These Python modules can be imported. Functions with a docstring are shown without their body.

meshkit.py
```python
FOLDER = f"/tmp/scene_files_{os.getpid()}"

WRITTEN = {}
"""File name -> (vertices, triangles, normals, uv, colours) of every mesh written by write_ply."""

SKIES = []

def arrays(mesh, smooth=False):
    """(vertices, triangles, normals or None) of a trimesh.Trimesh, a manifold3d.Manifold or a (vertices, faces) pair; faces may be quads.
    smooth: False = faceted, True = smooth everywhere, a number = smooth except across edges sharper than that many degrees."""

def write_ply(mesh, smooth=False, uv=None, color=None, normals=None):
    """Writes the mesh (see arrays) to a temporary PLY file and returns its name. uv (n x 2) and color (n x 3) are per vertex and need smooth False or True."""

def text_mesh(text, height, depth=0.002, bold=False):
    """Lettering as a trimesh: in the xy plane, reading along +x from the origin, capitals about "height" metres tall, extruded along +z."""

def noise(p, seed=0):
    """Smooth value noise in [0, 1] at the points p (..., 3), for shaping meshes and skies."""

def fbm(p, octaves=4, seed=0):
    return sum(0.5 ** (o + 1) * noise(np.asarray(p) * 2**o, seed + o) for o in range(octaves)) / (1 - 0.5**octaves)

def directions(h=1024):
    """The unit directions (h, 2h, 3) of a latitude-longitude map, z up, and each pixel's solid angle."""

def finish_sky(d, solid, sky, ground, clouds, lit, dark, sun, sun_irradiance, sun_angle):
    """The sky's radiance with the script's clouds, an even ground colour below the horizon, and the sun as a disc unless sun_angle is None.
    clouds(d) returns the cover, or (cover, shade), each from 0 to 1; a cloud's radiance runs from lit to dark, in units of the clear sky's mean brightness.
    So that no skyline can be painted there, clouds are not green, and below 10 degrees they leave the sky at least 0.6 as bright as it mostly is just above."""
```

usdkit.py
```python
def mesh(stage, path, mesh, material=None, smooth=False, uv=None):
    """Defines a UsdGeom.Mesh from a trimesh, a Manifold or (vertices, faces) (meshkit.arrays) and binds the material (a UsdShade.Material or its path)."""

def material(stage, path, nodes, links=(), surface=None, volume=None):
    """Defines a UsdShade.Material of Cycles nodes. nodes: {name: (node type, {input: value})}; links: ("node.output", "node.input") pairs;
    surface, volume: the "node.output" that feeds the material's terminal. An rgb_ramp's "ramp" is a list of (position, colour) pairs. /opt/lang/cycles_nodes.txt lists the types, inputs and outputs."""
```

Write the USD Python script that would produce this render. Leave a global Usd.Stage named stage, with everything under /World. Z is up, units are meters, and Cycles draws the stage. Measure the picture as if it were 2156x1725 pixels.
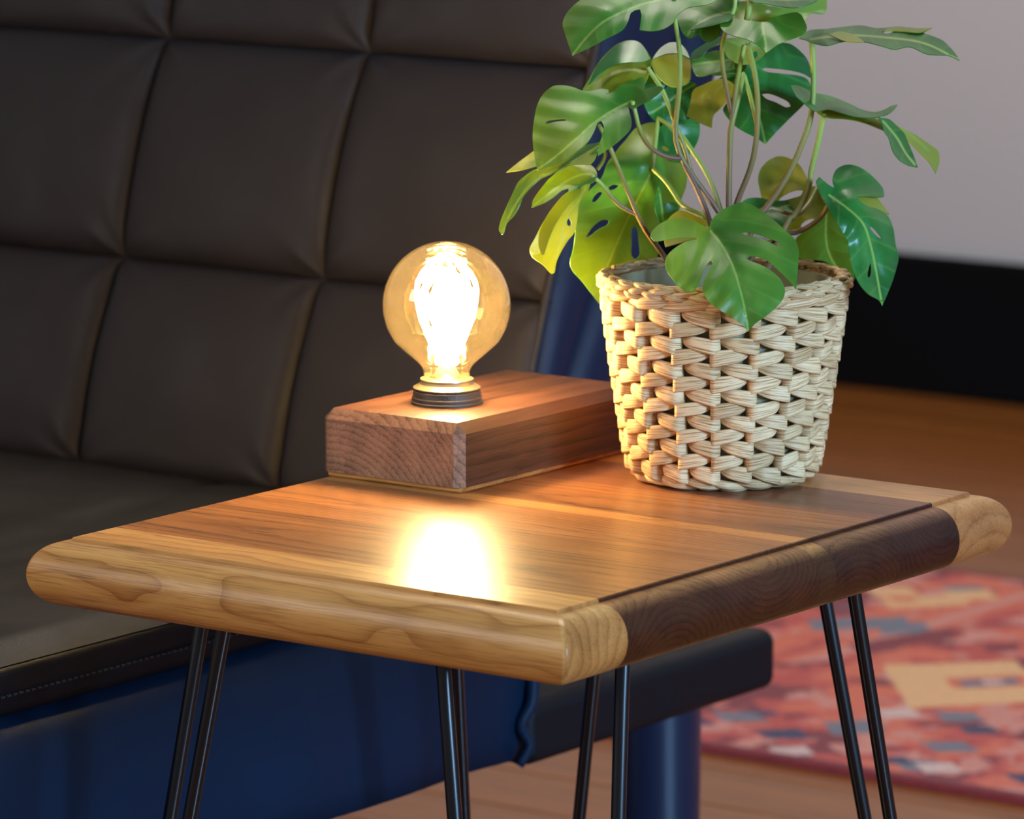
import math
import numpy as np
import trimesh
import manifold3d as m3
import shapely.geometry as sg
from scipy.spatial import Delaunay
from pxr import Usd, UsdGeom, UsdLux, UsdShade, Gf, Sdf, Vt
import usdkit, meshkit

stage = Usd.Stage.CreateInMemory()
UsdGeom.SetStageUpAxis(stage, 'Z')
UsdGeom.SetStageMetersPerUnit(stage, 1.0)
WORLD = UsdGeom.Xform.Define(stage, '/World')
UsdGeom.Scope.Define(stage, '/World/Looks')

# ------------------------------------------------------------------ camera
# world: x runs along the table's right edge (away to the right), y along its front edge (away to the left), z up
F_PX = 10500.0
YAW, PITCH = math.radians(36.17), math.radians(9.645)
EYE = np.array([-2.4192, -1.7341, 1.13])
FWD = np.array([math.cos(YAW) * math.cos(PITCH), math.sin(YAW) * math.cos(PITCH), -math.sin(PITCH)])
RIGHT = np.array([math.sin(YAW), -math.cos(YAW), 0.0])
UP = np.cross(RIGHT, FWD)
cam = UsdGeom.Camera.Define(stage, '/World/Camera')
M = Gf.Matrix4d(*RIGHT, 0, *UP, 0, *(-FWD), 0, *EYE, 1)
cam.AddTransformOp().Set(M)
cam.CreateHorizontalApertureAttr(36.0)
cam.CreateVerticalApertureAttr(36.0 * 1725 / 2156)
cam.CreateFocalLengthAttr(F_PX / 2156 * 36.0)
cam.CreateFStopAttr(10.0)
cam.CreateFocusDistanceAttr(3.28)
cam.CreateClippingRangeAttr((0.05, 200.0))
cam.CreateExposureAttr(0.0)

# ------------------------------------------------------------------ light
def rgb(r, g, b):
    """sRGB 0..255 -> linear"""
    c = np.array([r, g, b]) / 255.0
    return tuple(np.where(c <= 0.04045, c / 12.92, ((c + 0.055) / 1.055) ** 2.4))

dome = UsdLux.DomeLight.Define(stage, '/World/Sky')
dome.CreateIntensityAttr(0.07)
dome.CreateColorAttr(Gf.Vec3f(0.86, 0.93, 1.1))

def rect_light(name, at, to, w, h, power, color):
    at, to = np.array(at, float), np.array(to, float)
    z = at - to; z /= np.linalg.norm(z)
    x = np.cross([0, 0, 1.0], z); x /= np.linalg.norm(x)
    y = np.cross(z, x)
    l = UsdLux.RectLight.Define(stage, '/World/' + name)
    l.AddTransformOp().Set(Gf.Matrix4d(*x, 0, *y, 0, *z, 0, *at, 1))
    l.CreateWidthAttr(w); l.CreateHeightAttr(h)
    l.CreateIntensityAttr(power); l.CreateColorAttr(Gf.Vec3f(*color))
    return l

# daylight of two windows: one in the wall on the left behind the camera, one on the right
rect_light('daylight_left', (-2.3, 1.85, 1.55), (0.34, 0.34, 0.6), 0.72, 0.95, 14.0, (1.0, 0.93, 0.88))
rect_light('daylight_right', (-0.35, -2.9, 1.15), (0.3, 0.3, 0.4), 0.85, 0.85, 62.0, (0.38, 0.70, 1.15))
# small ceiling lamps
for k, (x, y) in enumerate([(1.3, 1.6), (1.45, 1.25), (1.55, 1.05), (1.62, 0.85), (1.75, 0.55)]):
    s = UsdLux.SphereLight.Define(stage, '/World/ceiling_lamp_%d' % k)
    s.AddTranslateOp().Set(Gf.Vec3d(x, y, 2.6))
    s.CreateRadiusAttr(0.10); s.CreateIntensityAttr(64.0); s.CreateColorAttr(Gf.Vec3f(1.0, 0.9, 0.78))

BULB_POWER = 235.0

# ------------------------------------------------------------------ helpers
used = {}
def numbered(path):
    n = used.get(path, -1) + 1
    used[path] = n
    return path if n == 0 else '%s_%03d' % (path, n)

ORIGIN = {}
def thing(name, label, cat, loc=(0, 0, 0), group=None, kind=None):
    p = numbered('/World/' + name)
    x = UsdGeom.Xform.Define(stage, p)
    x.AddTranslateOp().Set(Gf.Vec3d(*map(float, loc)))
    ORIGIN[p] = np.array(loc, float)
    return tag(x.GetPrim(), label, cat, group, kind)

def tag(prim, label=None, cat=None, group=None, kind=None):
    for k, v in (('label', label), ('category', cat), ('group', group), ('kind', kind)):
        if v:
            prim.SetCustomDataByKey(k, v)
    return prim

def obj(name, mesh, mat, parent=None, smooth=30, uv=None, label=None, colors=None):
    """one Mesh prim; mesh points are given in world coordinates"""
    base = str(parent.GetPath()) if parent else '/World'
    p = numbered(base + '/' + name)
    o = np.zeros(3)
    for k, v in ORIGIN.items():
        if p.startswith(k + '/'):
            o = v
    v, f = (mesh.vertices, mesh.faces) if isinstance(mesh, trimesh.Trimesh) else (meshkit.arrays(mesh)[:2])
    g = usdkit.mesh(stage, p, trimesh.Trimesh(np.array(v) - o, f, process=False), MAT[mat], smooth=smooth, uv=uv)
    if colors is not None:
        pv = UsdGeom.PrimvarsAPI(g).CreatePrimvar('tint', Sdf.ValueTypeNames.Color3fArray, 'vertex')
        pv.Set(Vt.Vec3fArray.FromNumpy(np.asarray(colors, np.float32)))
    prim = g.GetPrim()
    if label:
        prim.SetCustomDataByKey('label', label)
    return prim

def box(x0, x1, y0, y1, z0, z1):
    b = trimesh.creation.box([x1 - x0, y1 - y0, z1 - z0])
    b.apply_translation([(x0 + x1) / 2, (y0 + y1) / 2, (z0 + z1) / 2])
    return b

def rounded_box(x0, x1, y0, y1, z0, z1, r, seg=12):
    s = m3.Manifold.sphere(r, seg * 2)
    pts = [s.translate((x, y, z)) for x in (x0 + r, x1 - r) for y in (y0 + r, y1 - r) for z in (z0 + r, z1 - r)]
    return m3.Manifold.batch_hull(pts)

def chamfer_box(x0, x1, y0, y1, z0, z1, c):
    b = []
    for s in ((c, c, 0), (c, 0, c), (0, c, c)):
        b.append(m3.Manifold.cube((x1 - x0 - 2 * s[0], y1 - y0 - 2 * s[1], z1 - z0 - 2 * s[2])).translate((x0 + s[0], y0 + s[1], z0 + s[2])))
    return m3.Manifold.batch_hull(b)

def revolve(profile, center, n=64):
    m = trimesh.creation.revolve(np.array(profile, float), sections=n)
    m.apply_translation(center)
    return m

def tube(path, radii, sides=10, cap=True):
    p = np.asarray(path, float)
    radii = np.broadcast_to(radii, (len(p),))
    t = np.gradient(p, axis=0)
    t /= np.linalg.norm(t, axis=1, keepdims=True) + 1e-12
    a = np.cross(t[0], [0.3, 0.5, 0.81]); a /= np.linalg.norm(a)
    rows = []
    ang = np.arange(sides) * 2 * np.pi / sides
    for k in range(len(p)):
        a = a - t[k] * (a @ t[k]); a /= np.linalg.norm(a)
        b = np.cross(t[k], a)
        rows.append(p[k] + radii[k] * (np.cos(ang)[:, None] * a + np.sin(ang)[:, None] * b))
    v = np.vstack(rows)
    f = []
    for i in range(len(p) - 1):
        for j in range(sides):
            a0, a1 = i * sides + j, i * sides + (j + 1) % sides
            f += [(a0, a1, a1 + sides), (a0, a1 + sides, a0 + sides)]
    if cap:
        n = len(v)
        v = np.vstack([v, p[:1], p[-1:]])
        e = (len(p) - 1) * sides
        for j in range(sides):
            f += [(n, (j + 1) % sides, j), (n + 1, e + j, e + (j + 1) % sides)]
    return trimesh.Trimesh(v, f, process=False)

def grid_mesh(P):
    """P (n, m, 3) -> triangles"""
    n, m = P.shape[:2]
    i, j = np.meshgrid(np.arange(n - 1), np.arange(m - 1), indexing='ij')
    a = (i * m + j).ravel()
    f = np.vstack([np.stack([a, a + m, a + m + 1], 1), np.stack([a, a + m + 1, a + 1], 1)])
    return trimesh.Trimesh(P.reshape(-1, 3), f, process=False)

def spline(pts, n):
    """Catmull-Rom through points (k, d), n samples"""
    p = np.asarray(pts, float)
    if len(p) == 2:
        return p[0] + (p[1] - p[0]) * np.linspace(0, 1, n)[:, None]
    q = np.vstack([2 * p[0] - p[1], p, 2 * p[-1] - p[-2]])
    d = np.linalg.norm(np.diff(p, axis=0), axis=1)
    s = np.r_[0, np.cumsum(d)] / d.sum()
    u = np.linspace(0, 1, n)
    out = []
    for x in u:
        k = min(np.searchsorted(s, x, 'right') - 1, len(p) - 2)
        t = (x - s[k]) / (s[k + 1] - s[k])
        a, b, c, e = q[k:k + 4]
        out.append(0.5 * (2 * b + (c - a) * t + (2 * a - 5 * b + 4 * c - e) * t * t + (3 * b - a - 3 * c + e) * t ** 3))
    return np.array(out)

# ------------------------------------------------------------------ materials
MAT = {}
def material(name, nodes, links, surface):
    MAT[name] = usdkit.material(stage, '/World/Looks/' + name, nodes, links, surface=surface)

def plain(name, color, rough=0.5, bump=None, spec=0.5, metal=0.0, sheen=0.0):
    nodes = {'p': ('principled_bsdf', {'base_color': color, 'roughness': rough, 'specular_ior_level': spec, 'metallic': metal, 'sheen_weight': sheen})}
    links = []
    if bump:
        sc, dist = bump
        nodes |= {'tc': ('texture_coordinate', {}), 'n': ('noise_texture', {'scale': sc, 'detail': 3.0}),
                  'b': ('bump', {'distance': dist, 'strength': 1.0})}
        links += [('tc.object', 'n.vector'), ('n.fac', 'b.height'), ('b.normal', 'p.normal')]
    material(name, nodes, links, 'p.BSDF')

def wood(name, dark, light, grain='y', tilt=1.2, ring=1200.0, center=(0.0, 0.0), end=(0.45, 0.33, 0.33), rough=0.33, stretch=0.06, contrast=1.5, seed=0.0, end_axis=None, coat=0.0, distort=2.2, dscale=5.0, wdetail=3.0, spec=0.26):
    """solid wood: growth rings about an axis along the grain, fine pores, darker end grain"""
    ax = 'xyz'.index(grain)
    sc = [1.0, 1.0, 1.0]; sc[ax] = stretch
    other = [k for k in range(3) if k != ax]
    loc = [0.0, 0.0, 0.0]
    loc[other[0]] = -center[0]; loc[other[1]] = -center[1]; loc[ax] = seed * 0.37
    rot = [0.0, 0.0, 0.0]
    rot[other[0]] = math.radians(tilt); rot[other[1]] = math.radians(-0.7 * tilt)
    pores = [900.0, 900.0, 900.0]; pores[ax] = 22.0
    band = [45.0, 45.0, 45.0]; band[ax] = 2.5
    mid = tuple(0.5 * (a + b) for a, b in zip(dark, light))
    d2 = tuple(np.array(dark) * (1 - 0.32 * contrast))
    nodes = {
        'tc': ('texture_coordinate', {}), 'oi': ('object_info', {}),
        'off': ('vector_math', {'math_type': 'scale', 'vector1': (0.31, 0.73, 0.17)}),
        'add': ('vector_math', {'math_type': 'add'}),
        'mp0': ('mapping', {'location': tuple(loc), 'rotation': tuple(rot)}), 'mp': ('mapping', {'scale': tuple(sc)}),
        'w': ('wave_texture', {'wave_type': 'rings', 'rings_direction': grain, 'profile': 'saw', 'scale': ring / 20.0, 'distortion': distort, 'detail': wdetail, 'detail_scale': dscale, 'detail_roughness': 0.55}),
        'mb': ('mapping', {'scale': tuple(band)}), 'nb': ('noise_texture', {'scale': 1.0, 'detail': 4.0, 'roughness': 0.55}),
        'mq': ('mapping', {'scale': tuple(pores)}), 'nq': ('noise_texture', {'scale': 1.0, 'detail': 2.0, 'roughness': 0.6}),
        'rw': ('rgb_ramp', {'ramp': [(0.0, d2), (0.14, mid), (0.75, light), (1.0, mid)]}),
        'rb': ('rgb_ramp', {'ramp': [(0.36, tuple(0.8 * np.array(dark))), (0.5, mid), (0.66, light)]}),
        'm1': ('mix_color', {'blend_type': 'mix', 'fac': 0.4}),
        'rq': ('rgb_ramp', {'ramp': [(0.33, (0.62, 0.58, 0.55)), (0.5, (1, 1, 1)), (1.0, (1.08, 1.08, 1.08))]}),
        'm2': ('mix_color', {'blend_type': 'multiply', 'fac': 0.8}),
        'g': ('geometry', {}), 'sx': ('separate_xyz', {}), 'ab': ('math', {'math_type': 'absolute'}),
        'mr': ('map_range', {'from_min': 0.25, 'from_max': 0.75, 'clamp': True}),
        'm3': ('mix_color', {'blend_type': 'multiply', 'b': end}),
        'b': ('bump', {'distance': 0.00025, 'strength': 0.5}),
        'p': ('principled_bsdf', {'roughness': rough, 'specular_ior_level': spec, 'coat_weight': coat, 'coat_roughness': 0.25}),
    }
    links = [('tc.object', 'add.vector1'), ('oi.random', 'off.scale'), ('off.vector', 'add.vector2'), ('tc.object', 'mp0.vector'), ('mp0.vector', 'mp.vector'), ('mp.vector', 'w.vector'),
             ('add.vector', 'mb.vector'), ('mb.vector', 'nb.vector'), ('tc.object', 'mq.vector'), ('mq.vector', 'nq.vector'),
             ('w.fac', 'rw.fac'), ('nb.fac', 'rb.fac'), ('rw.color', 'm1.a'), ('rb.color', 'm1.b'), ('m1.result', 'm2.a'), ('nq.fac', 'rq.fac'), ('rq.color', 'm2.b'),
             ('g.normal', 'sx.vector'), ('sx.' + grain, 'ab.value1'), ('ab.value', 'mr.value'), ('mr.result', 'm3.fac'), ('m2.result', 'm3.a'),
             ('m3.result', 'p.base_color'), ('nq.fac', 'b.height'), ('b.normal', 'p.normal')]
    material(name, nodes, links, 'p.BSDF')

# leathers
def leather(name, color, rough, dist=0.0004, spec=0.19):
    nodes = {'tc': ('texture_coordinate', {}), 'v': ('voronoi_texture', {'scale': 420.0, 'feature': 'distance_to_edge'}),
             'n': ('noise_texture', {'scale': 14.0, 'detail': 4.0}), 'rr': ('map_range', {'from_min': 0.3, 'from_max': 0.7, 'to_min': rough - 0.07, 'to_max': rough + 0.09}),
             'b': ('bump', {'distance': dist, 'strength': 0.35}), 'p': ('principled_bsdf', {'base_color': color, 'specular_ior_level': spec})}
    links = [('tc.object', 'v.vector'), ('tc.object', 'n.vector'), ('n.fac', 'rr.value'), ('rr.result', 'p.roughness'), ('v.distance', 'b.height'), ('b.normal', 'p.normal')]
    material(name, nodes, links, 'p.BSDF')
leather('leather_top', rgb(44, 38, 37), 0.55)
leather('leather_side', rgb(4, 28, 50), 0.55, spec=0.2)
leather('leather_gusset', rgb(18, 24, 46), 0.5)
leather('leather_band', rgb(14, 15, 20), 0.5)
leather('leather_seat', rgb(36, 31, 26), 0.52)
plain('thread', rgb(26, 26, 34), 0.8)
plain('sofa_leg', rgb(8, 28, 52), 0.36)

# table wood
wood('walnut_front', rgb(172, 110, 50), rgb(226, 168, 94), 'y', ring=620, center=(-0.165, 0.452), end=(0.66, 0.50, 0.44), seed=1, stretch=0.40, tilt=1.6, distort=7.0, dscale=1.0, contrast=0.8, wdetail=0.6)
wood('walnut_a', rgb(106, 60, 30), rgb(176, 114, 58), 'y', ring=1300, center=(-0.15, 0.43), end=(0.16, 0.10, 0.115), seed=2, contrast=2.2)
wood('walnut_b', rgb(124, 72, 36), rgb(188, 122, 64), 'y', ring=1400, center=(-0.04, 0.52), end=(0.145, 0.09, 0.11), seed=3, contrast=2.2)
wood('walnut_sap', rgb(176, 110, 52), rgb(216, 150, 80), 'y', ring=1300, center=(0.03, 0.44), end=(0.09, 0.06, 0.07), seed=4)
wood('walnut_c', rgb(112, 66, 36), rgb(174, 112, 62), 'y', ring=1400, center=(0.06, 0.42), end=(0.145, 0.09, 0.11), seed=5, contrast=2.2)
wood('walnut_d', rgb(100, 58, 38), rgb(152, 96, 62), 'y', ring=1300, center=(0.17, 0.50), end=(0.16, 0.10, 0.125), seed=9, contrast=2.2)
wood('walnut_back', rgb(178, 118, 64), rgb(220, 160, 98), 'y', ring=500, center=(0.23, 0.42), end=(0.66, 0.48, 0.40), seed=6, contrast=0.8)
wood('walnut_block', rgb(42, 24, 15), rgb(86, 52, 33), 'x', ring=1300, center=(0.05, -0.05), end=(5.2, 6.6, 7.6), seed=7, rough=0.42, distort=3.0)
plain('rod_black', rgb(3, 4, 7), 0.25, spec=0.6)
plain('plate_black', rgb(16, 17, 20), 0.4)

# lamp
plain('socket_black', rgb(38, 32, 32), 0.55, bump=(900.0, 0.0003))
plain('collar_metal', rgb(150, 132, 104), 0.34, metal=0.75)
material('bulb_glass', {
    'fr': ('fresnel', {'IOR': 1.5}), 'lw': ('layer_weight', {'blend': 0.35}),
    'rp': ('rgb_ramp', {'ramp': [(0.0, (0.93, 0.79, 0.53)), (0.5, (0.87, 0.66, 0.34)), (0.85, (0.66, 0.38, 0.10)), (1.0, (0.5, 0.24, 0.05))]}),
    't': ('transparent_bsdf', {}), 'tl': ('translucent_bsdf', {'color': (0.95, 0.60, 0.24)}), 'gl': ('glossy_bsdf', {'color': (1, 1, 1), 'roughness': 0.02}),
    'm0': ('mix_closure', {'fac': 0.013}), 'm': ('mix_closure', {})},
    [('lw.facing', 'rp.fac'), ('rp.color', 't.color'), ('t.BSDF', 'm0.closure1'), ('tl.BSDF', 'm0.closure2'), ('fr.fac', 'm.fac'), ('m0.closure', 'm.closure1'), ('gl.BSDF', 'm.closure2')], 'm.closure')
material('stem_glass', {
    'fr': ('fresnel', {'IOR': 1.5}), 't': ('transparent_bsdf', {'color': (0.95, 0.93, 0.88)}), 'tl': ('translucent_bsdf', {'color': (0.95, 0.9, 0.8)}), 'gl': ('glossy_bsdf', {'color': (1, 1, 1), 'roughness': 0.05}),
    'm0': ('mix_closure', {'fac': 0.25}), 'm': ('mix_closure', {})},
    [('t.BSDF', 'm0.closure1'), ('tl.BSDF', 'm0.closure2'), ('fr.fac', 'm.fac'), ('m0.closure', 'm.closure1'), ('gl.BSDF', 'm.closure2')], 'm.closure')
material('filament', {'e': ('emission', {'color': (1.0, 0.83, 0.54), 'strength': BULB_POWER})}, [], 'e.emission')
plain('cap_metal', rgb(200, 180, 140), 0.3, metal=1.0)

# basket and plant
def straw(name, a, b):
    nodes = {'uv': ('uvmap', {'attribute': 'st'}), 'oi': ('object_info', {}), 'cx': ('combine_xyz', {}), 'ad': ('vector_math', {'math_type': 'add'}),
             'mp': ('mapping', {'scale': (1.2, 15.0, 40.0)}), 'n': ('noise_texture', {'scale': 1.0, 'detail': 4.0, 'roughness': 0.6}),
             'r': ('rgb_ramp', {'ramp': [(0.30, tuple(0.55 * np.array(a))), (0.40, a), (0.52, b), (0.7, tuple(1.06 * np.array(b)))]}),
             'rt': ('rgb_ramp', {'ramp': [(0.0, (0.80, 0.74, 0.66)), (0.5, (1, 1, 1)), (1.0, (1.12, 1.1, 1.1))]}),
             'm': ('mix_color', {'blend_type': 'multiply', 'fac': 1.0}), 'b': ('bump', {'distance': 0.0006, 'strength': 0.8}),
             'p': ('principled_bsdf', {'roughness': 0.5, 'specular_ior_level': 0.4})}
    links = [('oi.random', 'cx.z'), ('uv.UV', 'ad.vector1'), ('cx.vector', 'ad.vector2'), ('ad.vector', 'mp.vector'), ('mp.vector', 'n.vector'), ('n.fac', 'r.fac'),
             ('oi.random', 'rt.fac'), ('r.color', 'm.a'), ('rt.color', 'm.b'), ('m.result', 'p.base_color'), ('n.fac', 'b.height'), ('b.normal', 'p.normal')]
    material(name, nodes, links, 'p.BSDF')
straw('straw', rgb(182, 134, 84), rgb(232, 198, 148))
plain('stake_brown', rgb(110, 78, 50), 0.7)
plain('liner_grey', rgb(166, 156, 122), 0.6)
plain('soil_dark', rgb(40, 30, 22), 0.95, bump=(300.0, 0.003))

def leaf_material(name, dark, mid, light, under, trans, tfac, rough=0.42):
    nodes = {
        'uv': ('uvmap', {'attribute': 'st'}), 's': ('separate_xyz', {}),
        'un': ('math', {'math_type': 'greater_than', 'value2': 5.0}), 'u10': ('math', {'math_type': 'multiply', 'value2': 10.0}), 'uu': ('math', {'math_type': 'subtract'}),
        'k': ('math', {'math_type': 'multiply', 'value2': 0.75}), 'ph': ('math', {'math_type': 'subtract'}), 'sc': ('math', {'math_type': 'multiply', 'value2': 6.0}),
        'fr': ('math', {'math_type': 'fraction'}), 'c': ('math', {'math_type': 'subtract', 'value2': 0.5}), 'ab': ('math', {'math_type': 'absolute'}),
        'vm': ('map_range', {'from_min': 0.0, 'from_max': 0.09, 'to_min': 1.0, 'to_max': 0.0, 'clamp': True}),
        'mm': ('map_range', {'from_min': 0.004, 'from_max': 0.012, 'to_min': 1.0, 'to_max': 0.0, 'clamp': True}),
        'vs': ('math', {'math_type': 'multiply', 'value2': 0.16}), 'mx': ('math', {'math_type': 'maximum'}),
        'tc': ('texture_coordinate', {}), 'n': ('noise_texture', {'scale': 26.0, 'detail': 3.0}),
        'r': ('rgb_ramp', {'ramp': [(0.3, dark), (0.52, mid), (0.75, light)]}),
        'm1': ('mix_color', {'b': under}), 'm2': ('mix_color', {'b': rgb(150, 182, 84)}),
        'hb': ('math', {'math_type': 'multiply', 'value2': 1.0}), 'b': ('bump', {'distance': 0.0008, 'strength': 0.7, 'invert': True}),
        'p': ('principled_bsdf', {'roughness': rough, 'specular_ior_level': 0.5}), 't': ('translucent_bsdf', {'color': trans}), 'm': ('mix_closure', {'fac': tfac})}
    links = [('uv.UV', 's.vector'), ('s.x', 'un.value1'), ('un.value', 'u10.value1'), ('s.x', 'uu.value1'), ('u10.value', 'uu.value2'),
             ('uu.value', 'k.value1'), ('s.y', 'ph.value1'), ('k.value', 'ph.value2'), ('ph.value', 'sc.value1'), ('sc.value', 'fr.value1'), ('fr.value', 'c.value1'), ('c.value', 'ab.value1'),
             ('ab.value', 'vm.value'), ('uu.value', 'mm.value'), ('vm.result', 'vs.value1'), ('vs.value', 'mx.value1'), ('mm.result', 'mx.value2'),
             ('tc.object', 'n.vector'), ('n.fac', 'r.fac'), ('r.color', 'm1.a'), ('un.value', 'm1.fac'), ('m1.result', 'm2.a'), ('mx.value', 'm2.fac'),
             ('m2.result', 'p.base_color'), ('ab.value', 'hb.value1'), ('hb.value', 'b.height'), ('b.normal', 'p.normal'),
             ('p.BSDF', 'm.closure1'), ('t.BSDF', 'm.closure2')]
    material(name, nodes, links, 'm.closure')
leaf_material('leaf_green', rgb(34, 96, 34), rgb(60, 128, 42), rgb(98, 158, 58), rgb(136, 166, 66), (0.60, 0.70, 0.02), 0.34, rough=0.40)
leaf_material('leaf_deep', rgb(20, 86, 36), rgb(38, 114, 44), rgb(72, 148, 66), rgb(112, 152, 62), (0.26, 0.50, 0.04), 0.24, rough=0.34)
leaf_material('leaf_lime', rgb(112, 146, 30), rgb(146, 172, 44), rgb(172, 190, 66), rgb(150, 160, 60), (0.60, 0.58, 0.03), 0.42)
material('stem', {'uv': ('uvmap', {'attribute': 'st'}), 's': ('separate_xyz', {}),
                  'r': ('rgb_ramp', {'ramp': [(0.0, rgb(80, 54, 36)), (0.42, rgb(118, 84, 56)), (0.64, rgb(140, 124, 60)), (0.85, rgb(150, 168, 70)), (1.0, rgb(170, 186, 84))]}),
                  'p': ('principled_bsdf', {'roughness': 0.5})}, [('uv.UV', 's.vector'), ('s.y', 'r.fac'), ('r.color', 'p.base_color')], 'p.BSDF')

# room
plain('wall_paint', rgb(206, 194, 184), 0.85, bump=(120.0, 0.0006))
plain('board_black', rgb(7, 5, 5), 0.8, spec=0.15)
wood('floor_oak', rgb(116, 62, 20), rgb(170, 100, 40), 'y', ring=900, center=(0.3, -0.4), end=(1, 1, 1), rough=0.24, seed=8, spec=0.5)
material('rug_wool', {'a': ('attribute', {'attribute': 'tint'}), 'tc': ('texture_coordinate', {}), 'n': ('noise_texture', {'scale': 260.0, 'detail': 3.0}),
                      'r': ('rgb_ramp', {'ramp': [(0.3, (0.72, 0.7, 0.7)), (0.7, (1.15, 1.15, 1.15))]}), 'm': ('mix_color', {'blend_type': 'multiply', 'fac': 1.0}),
                      'b': ('bump', {'distance': 0.004}), 'p': ('principled_bsdf', {'roughness': 0.9, 'sheen_weight': 0.15})},
         [('a.color', 'm.a'), ('tc.object', 'n.vector'), ('n.fac', 'r.fac'), ('r.color', 'm.b'), ('m.result', 'p.base_color'), ('n.fac', 'b.height'), ('b.normal', 'p.normal')], 'p.BSDF')

# ------------------------------------------------------------------ the setting
WALL_X = 3.40
w = obj('wall_back', box(WALL_X, WALL_X + 0.12, -3.2, 4.2, 0.0, 2.7), 'wall_paint', smooth=False)
tag(w, 'plain warm grey wall behind the sofa and plant', 'wall', kind='structure')
bb = obj('baseboard_back', chamfer_box(WALL_X - 0.022, WALL_X, -3.2, 4.2, 0.0, 0.192, 0.004), 'board_black')
tag(bb, 'tall black baseboard along the foot of the grey wall', 'baseboard', kind='structure')

rng = np.random.default_rng(5)
fl = thing('floor', 'brown wooden plank floor under the table, sofa and rug', 'floor', kind='structure')
PW = 0.118
x, k = -3.3, 0
while x < WALL_X - 0.01:
    x1 = min(x + PW, WALL_X)
    cuts = [-3.2]
    y = -3.2 + (0.4 + 1.7 * rng.random())
    while y < 4.0:
        cuts.append(y); y += 1.9 + 0.7 * rng.random()
    cuts.append(4.2)
    for a, b in zip(cuts[:-1], cuts[1:]):
        obj('plank', chamfer_box(x + 0.0012, x1 - 0.0012, a + 0.001, b - 0.001, -0.02, 0.0 - 0.0006 * rng.random(), 0.0015), 'floor_oak', fl)
    x = x1; k += 1

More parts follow.
